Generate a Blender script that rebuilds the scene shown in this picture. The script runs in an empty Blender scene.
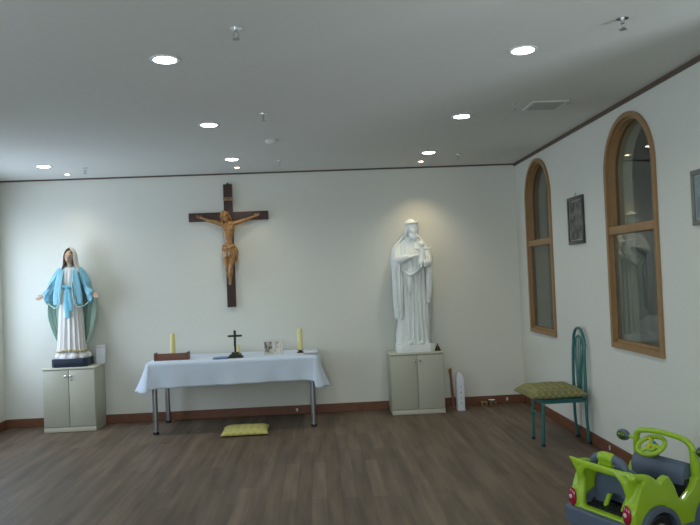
import bpy, bmesh, math, random
from mathutils import Vector, Matrix
import numpy as np
random.seed(7)
C = bpy.context.scene.collection
SC = bpy.context.scene
PI = math.pi
D, XL, XR, H = 7.53, -3.33, 2.185, 2.6
YN = -2.6
# ------------------------------------------------------------ camera
cam_d = bpy.data.cameras.new('camera'); cam = bpy.data.objects.new('camera', cam_d); C.objects.link(cam)
cam_d.sensor_width = 36; cam_d.lens = 36.0; cam_d.clip_start = 0.05
yaw, pitch, roll = .046, .0192, -.0415
fw = Vector((math.sin(yaw)*math.cos(pitch), math.cos(yaw)*math.cos(pitch), math.sin(pitch)))
r0 = Vector((math.cos(yaw), -math.sin(yaw), 0)); u0 = r0.cross(fw)
rr = r0*math.cos(roll)+u0*math.sin(roll); uu = u0*math.cos(roll)-r0*math.sin(roll)
M = Matrix((rr, uu, -fw)).transposed().to_4x4(); M.translation = (0, 0, 1.448)
cam.matrix_world = M
SC.camera = cam
# ------------------------------------------------------------ world, daylight, exposure
w = bpy.data.worlds.new('world'); SC.world = w; w.use_nodes = True
bg = w.node_tree.nodes['Background']; bg.inputs[0].default_value = (.80, .88, .85, 1); bg.inputs[1].default_value = 1.05
def area(name, loc, aim, sx, sy, power, col, spread=180):
    d = bpy.data.lights.new(name, 'AREA'); d.shape = 'RECTANGLE'; d.size = sx; d.size_y = sy
    d.energy = power; d.color = col; d.spread = math.radians(spread)
    o = bpy.data.objects.new(name, d); C.objects.link(o); o.location = loc
    o.rotation_euler = (Vector(aim)-Vector(loc)).to_track_quat('-Z', 'Y').to_euler(); return o
area('daylight_left_far', (XL-.07, 6.50, 1.36), (0, 6.55, 1.34), 1.4, 1.35, 29, (.64, .77, 1))
area('daylight_left_near', (XL-.07, 1.6, 1.55), (0, 1.6, 1.5), 2.4, 1.4, 34, (.68, .84, 1))
area('daylight_back', (-.6, YN-.07, 1.55), (-.6, 0, 1.5), 3.4, 1.5, 82, (.86, .92, 1))
area('daylight_right', (4.35, -.55, -.5), (.6, 4.2, 2.6), 1.3, .9, 150, (.82, .86, 1))
SC.view_settings.view_transform = 'Standard'; SC.view_settings.look = 'None'
SC.view_settings.gamma = 1; SC.view_settings.use_curve_mapping = False
SC.view_settings.exposure = 0.0

# ------------------------------------------------------------ materials
def mat(name, col, rough=.6, metal=0, var=0, vscale=8, bump=0, bscale=60, spec=.5, emit=None, es=0, trans=0, ior=1.45, coat=0):
    m = bpy.data.materials.new(name); m.use_nodes = True; nt = m.node_tree; b = nt.nodes['Principled BSDF']
    b.inputs['Base Color'].default_value = (*col, 1); b.inputs['Roughness'].default_value = rough
    b.inputs['Metallic'].default_value = metal; b.inputs['Specular IOR Level'].default_value = spec
    b.inputs['Coat Weight'].default_value = coat; b.inputs['Transmission Weight'].default_value = trans; b.inputs['IOR'].default_value = ior
    tc = nt.nodes.new('ShaderNodeTexCoord')
    n = nt.nodes.new('ShaderNodeTexNoise'); n.inputs['Scale'].default_value = vscale; n.inputs['Detail'].default_value = 4
    nt.links.new(tc.outputs['Object'], n.inputs['Vector'])
    mx = nt.nodes.new('ShaderNodeMix'); mx.data_type = 'RGBA'
    v = max(var, .02)
    mx.inputs[6].default_value = (*[c*(1-v) for c in col], 1); mx.inputs[7].default_value = (*[min(1, c*(1+v)) for c in col], 1)
    nt.links.new(n.outputs['Fac'], mx.inputs[0]); nt.links.new(mx.outputs[2], b.inputs['Base Color'])
    if bump:
        n2 = nt.nodes.new('ShaderNodeTexNoise'); n2.inputs['Scale'].default_value = bscale; n2.inputs['Detail'].default_value = 3
        nt.links.new(tc.outputs['Object'], n2.inputs['Vector'])
        bp = nt.nodes.new('ShaderNodeBump'); bp.inputs['Strength'].default_value = bump; bp.inputs['Distance'].default_value = .01
        nt.links.new(n2.outputs['Fac'], bp.inputs['Height']); nt.links.new(bp.outputs[0], b.inputs['Normal'])
    if emit:
        b.inputs['Emission Color'].default_value = (*emit, 1); b.inputs['Emission Strength'].default_value = es
    return m
def nodes_of(m): return m.node_tree, m.node_tree.nodes['Principled BSDF']
WALL = mat('wallpaper_white', (.69, .70, .635), .85, var=.03, vscale=1.2, bump=.12, bscale=140)
CEIL = mat('ceiling_paint', (.68, .69, .65), .9, var=.03, vscale=.8, bump=.06, bscale=90)
TRIM = mat('crown_brown', (.11, .08, .058), .55, var=.15, vscale=20)
BASEW = mat('baseboard_redwood', (.165, .066, .034), .5, var=.25, vscale=12)
OAK = mat('window_oak', (.31, .185, .082), .45, var=.2, vscale=14, bump=.05)
STEEL = mat('brushed_steel', (.42, .45, .48), .32, 1, var=.05)
CHROME = mat('chrome', (.75, .76, .78), .15, 1)
BLACK = mat('black_rubber', (.02, .02, .022), .6)
CABF = mat('cabinet_laminate', (.45, .455, .365), .45, var=.03, vscale=3)
CABE = mat('cabinet_edge_cream', (.56, .55, .43), .5)
CLOTH = mat('tablecloth_white', (.64, .73, .84), .9, var=.04, vscale=4, bump=.15, bscale=220)
WAX = mat('candle_wax', (.74, .68, .30), .45, var=.06, vscale=5)
DARKW = mat('cross_dark_wood', (.055, .028, .024), .45, var=.3, vscale=25)
GOLDW = mat('corpus_carved_wood', (.32, .165, .05), .28, var=.6, vscale=34, bump=.3, bscale=40, coat=.4)  # strong mottling puts bright highlights and dark shadows into the wood colour
BRONZE = mat('dark_bronze', (.05, .048, .03), .4, .6, var=.3, vscale=50)
BOXW = mat('reddish_wood', (.155, .06, .032), .45, var=.3, vscale=18)
PLAST = mat('statue_white_glaze', (.82, .86, .83), .38, var=.05, vscale=6, coat=.15)
SKIN = mat('painted_skin', (.50, .36, .25), .5, var=.06)
GOWN = mat('gown_cream_white', (.74, .73, .70), .55, var=.08, vscale=9)
MANT = mat('mantle_sky_blue', (.22, .49, .62), .45, var=.4, vscale=9)  # tone noise paints pale fold highlights into the blue
MANTIN = mat('mantle_lining_green', (.40, .58, .50), .6, var=.2, vscale=7)
SASH = mat('sash_blue', (.15, .46, .60), .5, var=.25, vscale=25)
VEIL = mat('veil_ivory', (.62, .60, .56), .6, var=.08, vscale=8)
HAIR = mat('painted_brown_hair', (.12, .075, .04), .5, var=.3, vscale=30)
NAVY = mat('plinth_navy', (.012, .02, .04), .4)
GILT = mat('gilt_trim', (.5, .42, .18), .4, .4)
GREENM = mat('chair_green_enamel', (.025, .14, .135), .35, var=.05, coat=.3)
CARG = mat('toy_lime_plastic', (.31, .50, .02), .35, var=.05, coat=.2)
CARB = mat('toy_grey_blue_plastic', (.095, .125, .175), .42, var=.06, vscale=10)
CARK = mat('toy_black_plastic', (.012, .014, .016), .45)
RED = mat('tail_light_red', (.30, .006, .03), .15, coat=1)
YEL = mat('toy_yellow_button', (.75, .55, .03), .35)
ORG = mat('toy_orange_button', (.75, .16, .02), .35)
BLU = mat('toy_blue_button', (.03, .12, .45), .35)
WPAP = mat('white_paper', (.72, .75, .78), .7)
WPLA = mat('white_plastic', (.66, .67, .65), .4)
EYE = mat('dark_painted_eye', (.02, .015, .012), .3)
LIP = mat('painted_lips', (.42, .12, .10), .5)

def floor_mat():
    m = mat('floor_vinyl_planks', (.1, .08, .06), .52); nt, b = nodes_of(m)
    for l in list(nt.links):
        if l.to_socket == b.inputs['Base Color']: nt.links.remove(l)
    tc = nt.nodes.new('ShaderNodeTexCoord'); mp = nt.nodes.new('ShaderNodeMapping'); mp.inputs['Rotation'].default_value = (0, 0, PI/2)
    nt.links.new(tc.outputs['Object'], mp.inputs['Vector'])
    br = nt.nodes.new('ShaderNodeTexBrick'); nt.links.new(mp.outputs[0], br.inputs['Vector'])
    br.inputs['Scale'].default_value = 1; br.inputs['Brick Width'].default_value = .92; br.inputs['Row Height'].default_value = .10
    br.inputs['Mortar Size'].default_value = .0012; br.inputs['Bias'].default_value = 0; br.offset = .37; br.offset_frequency = 2
    br.inputs['Color1'].default_value = (.112, .081, .055, 1); br.inputs['Color2'].default_value = (.160, .118, .082, 1); br.inputs['Mortar'].default_value = (.075, .058, .042, 1)
    mp2 = nt.nodes.new('ShaderNodeMapping'); mp2.inputs['Scale'].default_value = (15, 1.3, 1); nt.links.new(tc.outputs['Object'], mp2.inputs['Vector'])
    n = nt.nodes.new('ShaderNodeTexNoise'); n.inputs['Scale'].default_value = 1; n.inputs['Detail'].default_value = 6; nt.links.new(mp2.outputs[0], n.inputs['Vector'])
    cr = nt.nodes.new('ShaderNodeMapRange'); cr.inputs[1].default_value = .3; cr.inputs[2].default_value = .7; cr.inputs[3].default_value = .72; cr.inputs[4].default_value = 1.28
    nt.links.new(n.outputs['Fac'], cr.inputs[0])
    mx = nt.nodes.new('ShaderNodeMix'); mx.data_type = 'RGBA'; mx.blend_type = 'MULTIPLY'; mx.inputs[0].default_value = 1
    nt.links.new(br.outputs['Color'], mx.inputs[6]); nt.links.new(cr.outputs[0], mx.inputs[7]); nt.links.new(mx.outputs[2], b.inputs['Base Color'])
    b.inputs['Specular IOR Level'].default_value = .35
    return m
FLOOR = floor_mat()
def pattern_mat(name, c1, c2, scale, kind='checker', rough=.85):
    m = mat(name, c1, rough, bump=.1, bscale=150); nt, b = nodes_of(m)
    for l in list(nt.links):
        if l.to_socket == b.inputs['Base Color']: nt.links.remove(l)
    tc = nt.nodes.new('ShaderNodeTexCoord'); mp = nt.nodes.new('ShaderNodeMapping'); mp.inputs['Rotation'].default_value = (0, 0, PI/4 if kind != 'plain' else 0)
    nt.links.new(tc.outputs['Object'], mp.inputs[0])
    if kind == 'checker':
        t = nt.nodes.new('ShaderNodeTexChecker'); t.inputs['Scale'].default_value = scale; t.inputs['Color1'].default_value = (*c1, 1); t.inputs['Color2'].default_value = (*c2, 1)
        nt.links.new(mp.outputs[0], t.inputs[0]); out = t.outputs['Color']
    else:
        t = nt.nodes.new('ShaderNodeTexNoise'); t.inputs['Scale'].default_value = scale; t.inputs['Detail'].default_value = 5; nt.links.new(mp.outputs[0], t.inputs[0])
        cr = nt.nodes.new('ShaderNodeValToRGB'); cr.color_ramp.elements[0].position = .42; cr.color_ramp.elements[1].position = .58
        cr.color_ramp.elements[0].color = (*c1, 1); cr.color_ramp.elements[1].color = (*c2, 1)
        nt.links.new(t.outputs['Fac'], cr.inputs[0]); out = cr.outputs[0]
    nt.links.new(out, b.inputs['Base Color']); return m
CUSH = pattern_mat('cushion_olive_diamonds', (.27, .26, .10), (.19, .18, .075), 26)
PILL = pattern_mat('floor_cushion_yellow_green', (.52, .49, .15), (.45, .43, .14), 22)
ARTD = pattern_mat('inlaid_picture_dark', (.022, .024, .03), (.14, .16, .16), 13, 'noise', .3)
ARTB = pattern_mat('pale_blue_picture', (.16, .25, .28), (.28, .36, .36), 9, 'noise', .4)
ARTS = pattern_mat('small_figure_picture', (.62, .58, .48), (.12, .12, .10), 30, 'noise', .4)
ARTW = pattern_mat('small_cream_picture', (.66, .64, .56), (.42, .33, .22), 26, 'noise', .4)
def glass_mat(name, ior, tint=(.9, .93, .92)):
    m = bpy.data.materials.new(name); m.use_nodes = True; nt = m.node_tree; nt.nodes.clear()
    o = nt.nodes.new('ShaderNodeOutputMaterial'); mx = nt.nodes.new('ShaderNodeMixShader'); fr = nt.nodes.new('ShaderNodeFresnel'); fr.inputs[0].default_value = ior
    t = nt.nodes.new('ShaderNodeBsdfTransparent'); t.inputs[0].default_value = (*tint, 1)
    g = nt.nodes.new('ShaderNodeBsdfGlossy'); g.inputs['Roughness'].default_value = .015
    ge = nt.nodes.new('ShaderNodeNewGeometry'); im = nt.nodes.new('ShaderNodeMix'); im.inputs[2].default_value = ior; im.inputs[3].default_value = 1/ior   # same index from both sides of the thin pane
    nt.links.new(ge.outputs['Backfacing'], im.inputs[0]); nt.links.new(im.outputs[0], fr.inputs[0])
    nt.links.new(fr.outputs[0], mx.inputs[0]); nt.links.new(t.outputs[0], mx.inputs[1]); nt.links.new(g.outputs[0], mx.inputs[2]); nt.links.new(mx.outputs[0], o.inputs[0])
    return m
GLASS = glass_mat('inner_window_glass', 2.0, (.68, .71, .68)); CLEAR = glass_mat('clear_glass', 1.45)

# ------------------------------------------------------------ mesh helpers
def tag(o, label=None, cat=None, group=None, kind=None):
    if label: o['label'] = label
    if cat: o['category'] = cat
    if group: o['group'] = group
    if kind: o['kind'] = kind
    return o
def empty(name, loc=(0, 0, 0), rz=0, label=None, cat=None, group=None, sc=1):
    o = bpy.data.objects.new(name, None); C.objects.link(o); o.location = loc; o.rotation_euler = (0, 0, rz); o.scale = (sc,)*3
    o.empty_display_size = .05
    return tag(o, label, cat, group)
def obj(name, bm, m, parent=None, smooth=True, loc=None, rot=None, auto=None):
    bmesh.ops.recalc_face_normals(bm, faces=bm.faces)
    me = bpy.data.meshes.new(name); bm.to_mesh(me); bm.free()
    return link(name, me, m, parent, smooth, loc, rot)
def link(name, me, m, parent=None, smooth=True, loc=None, rot=None):
    me.materials.clear()
    for x in (m if isinstance(m, (list, tuple)) else [m]): me.materials.append(x)
    if smooth:
        me.polygons.foreach_set('use_smooth', [True]*len(me.polygons))
        if smooth != 'all':
            try: me.set_sharp_from_angle(angle=math.radians(38))
            except Exception: pass
    o = bpy.data.objects.new(name, me); C.objects.link(o)
    if parent: o.parent = parent
    if loc: o.location = loc
    if rot: o.rotation_euler = rot
    return o
B = bmesh.new
def copy_tree(o, parent=None):
    c = o.copy(); C.objects.link(c)
    if parent: c.parent = parent
    for ch in [x for x in list(C.objects) if x.parent == o]: copy_tree(ch, c)
    return c
def box(bm, x0, x1, y0, y1, z0, z1, bev=0, seg=2, mi=0):
    r = bmesh.ops.create_cube(bm, size=1); vs = r['verts']
    for v in vs: v.co = Vector((x0+(v.co.x+.5)*(x1-x0), y0+(v.co.y+.5)*(y1-y0), z0+(v.co.z+.5)*(z1-z0)))
    fs = {f for v in vs for f in v.link_faces}
    if mi:
        for f in fs: f.material_index = mi
    if bev:
        es = {e for v in vs for e in v.link_edges}
        bmesh.ops.bevel(bm, geom=list(es), offset=bev, segments=seg, profile=.5, affect='EDGES')
    return vs
def ell(bm, c, r, u=20, v=12, mat4=None, mi=0):
    m = Matrix.Translation(c) @ (mat4 or Matrix.Identity(4)) @ Matrix.Diagonal((*r, 1))
    q = bmesh.ops.create_uvsphere(bm, u_segments=u, v_segments=v, radius=1, matrix=m)
    if mi:
        for f in {f for x in q['verts'] for f in x.link_faces}: f.material_index = mi
def spline(pts, n):
    P = [Vector(p) for p in pts]
    if len(P) < 3 or n <= 1: return P, [i for i in range(len(P))]
    out, ts = [], []
    for i in range(len(P)-1):
        a, b, c, d = P[max(i-1, 0)], P[i], P[i+1], P[min(i+2, len(P)-1)]
        for k in range(n):
            t = k/n
            out.append(.5*((2*b)+(c-a)*t+(2*a-5*b+4*c-d)*t*t+(3*b-a-3*c+d)*t**3)); ts.append(i+t)
    out.append(P[-1]); ts.append(len(P)-1); return out, ts
def tube(bm, pts, rad, seg=12, n=4, cap=True, flat=1, up=(0, 0, 1), closed=False, mi=0):
    """tube along a smooth path; rad a number or one per point; flat squeezes it across 'up'"""
    Q, ts = spline(pts, n)
    if closed: Q = Q[:-1] if (Q[0]-Q[-1]).length < 1e-6 else Q; ts = ts[:len(Q)]
    R = rad if isinstance(rad, (list, tuple)) else [rad]*len(pts)
    rings = []; upv = Vector(up); prev = None
    L = len(Q)
    for i, q in enumerate(Q):
        if closed: t = (Q[(i+1) % L]-Q[(i-1) % L])
        else: t = Q[min(i+1, L-1)]-Q[max(i-1, 0)]
        t.normalize()
        if prev is None:
            s = t.cross(upv)
            if s.length < 1e-3: s = t.cross(Vector((1, 0, 0)))
        else: s = prev - t*prev.dot(t)
        s.normalize(); prev = s; w_ = s.cross(t).normalized()
        k = int(ts[i]); fr = ts[i]-k; r = R[k]*(1-fr)+R[min(k+1, len(R)-1)]*fr
        rings.append((q, s, w_, r, t))
    def ring(q, s, w_, r): return [bm.verts.new(q+s*(math.cos(2*PI*j/seg)*r)+w_*(math.sin(2*PI*j/seg)*r*flat)) for j in range(seg)]
    vr = []
    if cap and not closed:
        q, s, w_, r, t = rings[0]; vr.append(ring(q-t*r*.7*min(1, flat), s, w_, r*.5)); vr.append(ring(q-t*r*.4*min(1, flat), s, w_, r*.85))
    for q, s, w_, r, t in rings: vr.append(ring(q, s, w_, r))
    if cap and not closed:
        q, s, w_, r, t = rings[-1]; vr.append(ring(q+t*r*.4*min(1, flat), s, w_, r*.85)); vr.append(ring(q+t*r*.7*min(1, flat), s, w_, r*.5))
    fs = []
    for a in range(len(vr) if closed else len(vr)-1):
        b = (a+1) % len(vr)
        for j in range(seg): fs.append(bm.faces.new((vr[a][j], vr[a][(j+1) % seg], vr[b][(j+1) % seg], vr[b][j])))
    if not closed: fs.append(bm.faces.new(vr[0])); fs.append(bm.faces.new(vr[-1]))
    if mi:
        for f in fs: f.material_index = mi
def cyl(bm, a, b, r, seg=24, r2=None, mi=0):
    a = Vector(a); b = Vector(b); d = b-a
    q = bmesh.ops.create_cone(bm, cap_ends=True, segments=seg, radius1=r, radius2=r if r2 is None else r2, depth=d.length,
        matrix=Matrix.Translation((a+b)/2) @ d.to_track_quat('Z', 'Y').to_matrix().to_4x4())
    if mi:
        for f in {f for x in q['verts'] for f in x.link_faces}: f.material_index = mi
def lathe(bm, prof, c=(0, 0, 0), seg=28, sy=1):
    rs = []
    for r, z in prof: rs.append([bm.verts.new((c[0]+r*math.cos(2*PI*j/seg), c[1]+r*sy*math.sin(2*PI*j/seg), c[2]+z)) for j in range(seg)])
    for a in range(len(rs)-1):
        for j in range(seg): bm.faces.new((rs[a][j], rs[a][(j+1) % seg], rs[a+1][(j+1) % seg], rs[a+1][j]))
    bm.faces.new(rs[0]); bm.faces.new(rs[-1])
def prism(bm, poly, axis, a, b, bev=0, seg=2):
    """polygon of (u,v) swept along an axis: 'y' -> (u, y, v), 'x' -> (x, u, v), 'z' -> (u, v, z)"""
    def P(u, v, t): return {'y': (u, t, v), 'x': (t, u, v), 'z': (u, v, t)}[axis]
    A = [bm.verts.new(P(u, v, a)) for u, v in poly]; Bv = [bm.verts.new(P(u, v, b)) for u, v in poly]
    n = len(poly); bm.faces.new(A); bm.faces.new(Bv)
    for i in range(n): bm.faces.new((A[i], A[(i+1) % n], Bv[(i+1) % n], Bv[i]))
    if bev:
        es = {e for v in A for e in v.link_edges if e.other_vert(v) in A} | {e for v in Bv for e in v.link_edges if e.other_vert(v) in Bv}
        bmesh.ops.bevel(bm, geom=list(es), offset=bev, segments=seg, profile=.5, affect='EDGES')
def fuse(bm, voxel, smooth=3, fac=.5, dec=None):
    """melts overlapping closed shapes into one continuous skin and returns the mesh"""
    bmesh.ops.recalc_face_normals(bm, faces=bm.faces)
    me = bpy.data.meshes.new('f'); bm.to_mesh(me); bm.free(); o = bpy.data.objects.new('f', me); C.objects.link(o)
    r = o.modifiers.new('r', 'REMESH'); r.mode = 'VOXEL'; r.voxel_size = voxel; r.adaptivity = 0
    if smooth: s = o.modifiers.new('s', 'SMOOTH'); s.factor = fac; s.iterations = smooth
    if dec: d = o.modifiers.new('d', 'DECIMATE'); d.ratio = dec
    dg = bpy.context.evaluated_depsgraph_get(); dg.update()
    out = bpy.data.meshes.new_from_object(o.evaluated_get(dg)); bpy.data.objects.remove(o); return out
def cut(o, cutters):
    cs = []
    for bm in cutters:
        bmesh.ops.recalc_face_normals(bm, faces=bm.faces)
        me = bpy.data.meshes.new('c'); bm.to_mesh(me); bm.free(); c = bpy.data.objects.new('c', me); C.objects.link(c); cs.append(c)
        m = o.modifiers.new('b', 'BOOLEAN'); m.operation = 'DIFFERENCE'; m.solver = 'EXACT'; m.object = c
    dg = bpy.context.evaluated_depsgraph_get(); dg.update()
    me = bpy.data.meshes.new_from_object(o.evaluated_get(dg)); o.modifiers.clear(); o.data = me
    for c in cs: bpy.data.objects.remove(c)
def drape(bm, rings, nth=144, fold=None, t0=0, t1=2*PI, nz=10, close=True):
    """rings: (z, cx, cy, rx, ry, amp). lofted cloth with vertical folds; returns nothing"""
    R = np.array(rings, float); zs = []
    n = len(R); cols = []
    for i in range(n-1):
        for k in range(nz): zs.append(i+k/nz)
    zs.append(n-1)
    full = abs(t1-t0-2*PI) < 1e-6; NT = nth if full else nth+1
    grid = []
    for s in zs:
        i = min(int(s), n-2); f = s-i
        p0, p1, p2, p3 = R[max(i-1, 0)], R[i], R[i+1], R[min(i+2, n-1)]
        q = .5*((2*p1)+(p2-p0)*f+(2*p0-5*p1+4*p2-p3)*f*f+(3*p1-p0-3*p2+p3)*f**3)
        z, cx, cy, rx, ry, am = q
        row = []
        for j in range(NT):
            th = t0+(t1-t0)*j/nth
            k = 1+am*(fold(th, z) if fold else 0)
            row.append(bm.verts.new((cx+math.cos(th)*rx*k, cy+math.sin(th)*ry*k, z)))
        grid.append(row)
    m = NT if full else NT-1
    for a in range(len(grid)-1):
        for j in range(m): bm.faces.new((grid[a][j], grid[a][(j+1) % NT], grid[a+1][(j+1) % NT], grid[a+1][j]))
    if full and close: bm.faces.new(grid[0]); bm.faces.new(grid[-1])
def foldfn(n1, n2, seed, drift=.6):
    def f(th, z):
        a = math.sin(n1*th+seed+drift*math.sin(3*z+seed)+.9*math.sin(2*th+seed))
        b = math.sin(n2*th+2.3*seed+1.3*math.sin(4*z))
        return (1-abs(a))**1.0*1.3-.6+.35*b
    return f
def solidify(o, t, off=0):
    m = o.modifiers.new('thickness', 'SOLIDIFY'); m.thickness = t; m.offset = off; return o

def head(bm, c, s, rot=None, beard=0, mi=0):
    """a face-bearing head: c centre, s half sizes, looking to -y"""
    nu, nv = 44, 34; R = rot or Matrix.Identity(3); rows = []
    g = lambda x, m, w_: math.exp(-((x-m)/w_)**2)
    for i in range(1, nv):
        ph = PI*i/nv; row = []
        for j in range(nu):
            th = 2*PI*j/nu
            x = math.sin(ph)*math.cos(th); y = math.sin(ph)*math.sin(th); z = math.cos(ph)
            fr = max(0, -y); X, Y, Z = x, y, z
            if z < 0: X *= 1-.30*(-z)**1.6; Y *= 1-.12*(-z)
            if fr > .2:
                k = min(1, (fr-.2)/.4)
                Y += k*(.10*(g(x, .36, .18)+g(x, -.36, .18))*g(z, .08, .13))
                Y -= k*.30*g(x, 0, .12)*(g(z, -.22, .13)+.5*g(z, -.02, .16))
                Y -= k*.07*g(z, .26, .10)*g(x, 0, .6)
                Y -= k*.08*g(x, 0, .24)*(g(z, -.50, .06)+g(z, -.62, .05))
                Y -= k*.10*g(x, 0, .25)*g(z, -.86, .13)
                Y -= k*.05*(g(x, .5, .2)+g(x, -.5, .2))*g(z, -.2, .2)
                if beard: Y -= k*beard*.35*g(z, -.85, .35)*g(x, 0, .6)
            v = R @ Vector((X*s[0], Y*s[1], Z*s[2])); row.append(bm.verts.new(v+Vector(c)))
        rows.append(row)
    tp = bm.verts.new(R @ Vector((0, 0, s[2]))+Vector(c)); bt = bm.verts.new(R @ Vector((0, 0, -s[2]))+Vector(c))
    for a in range(len(rows)-1):
        for j in range(nu): bm.faces.new((rows[a][j], rows[a][(j+1) % nu], rows[a+1][(j+1) % nu], rows[a+1][j]))
    for j in range(nu):
        bm.faces.new((tp, rows[0][(j+1) % nu], rows[0][j])); bm.faces.new((bt, rows[-1][j], rows[-1][(j+1) % nu]))
    for sx in (-1, 1): ell(bm, Vector(c)+R @ Vector((sx*s[0]*1.0, s[1]*.05, -.02*s[2])), (s[0]*.12, s[1]*.2, s[2]*.24), 10, 8)
def hand(bm, wrist, d, n, thumb, L, curl=.25, spread=.10):
    """palm and five separate fingers. d points to the fingertips, n out of the palm, thumb to the thumb's side"""
    d = Vector(d).normalized(); n = Vector(n); n = (n-d*n.dot(d)).normalized(); t = d.cross(n).normalized()
    if t.dot(Vector(thumb)) < 0: t = -t
    w_ = Vector(wrist)
    tube(bm, [w_-d*L*.12, w_+d*L*.12, w_+d*L*.30, w_+d*L*.46], [L*.13, L*.17, L*.21, L*.19], 14, 3, flat=.48, up=n)
    for k, (off, ln) in enumerate(((.165, .46), (.06, .52), (-.05, .48), (-.155, .38))):
        p = w_+d*L*.44+t*L*off; a = 0; dd = (d+t*(off*spread*10*.35)).normalized(); pts = [p-dd*L*.06, p]
        for seg_, cr in ((.45, .6), (.32, 1.0), (.23, .8)):
            a += curl*cr; pts.append(pts[-1]+(dd*math.cos(a)+n*math.sin(a))*L*ln*seg_)
        tube(bm, pts, [L*.052, L*.052, L*.047, L*.042, L*.034], 8, 3)
    p = w_+d*L*.14+t*L*.12; dd = (t*.75+d*.75+n*.25).normalized(); d2 = (t*.35+d*.95+n*.3).normalized()
    tube(bm, [p, p+dd*L*.18, p+dd*L*.18+d2*L*.15, p+dd*L*.18+d2*L*.27], [L*.075, L*.062, L*.052, L*.038], 8, 3)

# ------------------------------------------------------------ the room
def struct(name, bm, m, parent=None, smooth=False, label=None):
    o = obj(name, bm, m, parent, smooth=smooth)
    if not parent: o['kind'] = 'structure'
    if label: o['label'] = label
    return o
b = B(); box(b, XL, XR, YN, D, -.1, 0); struct('floor', b, FLOOR, label='dark grey-brown wood plank floor')
b = B(); box(b, XL-.2, XR+.2, YN-.2, D+.2, H, H+.1); struct('ceiling', b, CEIL, label='flat off-white ceiling with downlights')
b = B(); box(b, XL-.2, XR+.2, D, D+.2, -.1, H); struct('wall_back', b, WALL, label='white back wall behind the altar table')
b = B(); box(b, XL-.2, XL, YN, D, -.1, H); wl = struct('wall_left', b, WALL, label='white left wall')
b = B(); box(b, XR, XR+.2, YN, D, -.1, H); wr = struct('wall_right', b, WALL, label='white right wall with two arched windows')
b = B(); box(b, XL-.2, XR+.2, YN-.2, YN, -.1, H); wn = struct('wall_near', b, WALL, label='wall behind the viewer')
def rect_cut(x0, x1, y0, y1, z0, z1):
    c = B(); box(c, x0, x1, y0, y1, z0, z1); return c
cut(wl, [rect_cut(XL-.3, XL+.1, 5.75, 7.28, .65, 2.08), rect_cut(XL-.3, XL+.1, .4, 2.8, .85, 2.25)])
cut(wn, [rect_cut(-2.3, 1.1, YN-.3, YN+.1, .8, 2.3)])
def arch(cy, half, zb, zt, n=28):
    sp = zt-half
    pts = [(cy-half, zb), (cy+half, zb)]
    for k in range(n+1): a = PI*k/n; pts.append((cy+half*math.cos(a), sp+half*math.sin(a)))
    return pts
WINS = [(6.78, .385, .80, 2.525), (4.762, .392, .838, 2.505)]
cs = []
for cy, hf, zb, zt in WINS:
    c = B(); prism(c, arch(cy, hf-.012, zb+.012, zt-.012), 'x', XR-.1, XR+.3); cs.append(c)
cut(wr, cs+[rect_cut(XR-.1, XR+.3, .90, 2.80, .75, 2.5)])
# real windows of the unseen sides that let the daylight in
def rect_window(name, axis, pos, u0, u1, z0, z1, nm=3):
    r = B()
    def bar(a0, a1, c0, c1, t=.03):
        if axis == 'x': box(r, pos-t, pos+t, a0, a1, c0, c1)
        else: box(r, a0, a1, pos-t, pos+t, c0, c1)
    bar(u0, u1, z0, z0+.05); bar(u0, u1, z1-.05, z1); bar(u0, u0+.05, z0, z1); bar(u1-.05, u1, z0, z1)
    for k in range(1, nm): q = u0+(u1-u0)*k/nm; bar(q-.025, q+.025, z0, z1)
    o = struct(name, r, WPLA)
    g = B()
    if axis == 'x': box(g, pos-.003, pos+.003, u0+.04, u1-.04, z0+.04, z1-.04)
    else: box(g, u0+.04, u1-.04, pos-.003, pos+.003, z0+.04, z1-.04)
    obj('window_glass', g, CLEAR, o, smooth=False)
rect_window('window_3', 'x', XL-.12, 5.75, 7.28, .65, 2.08); rect_window('window_4', 'x', XL-.12, .4, 2.8, .85, 2.25)
rect_window('window_5', 'y', YN-.12, -2.3, 1.1, .8, 2.3); rect_window('window_6', 'x', XR+.12, .90, 2.80, .75, 2.5, 2)
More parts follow.
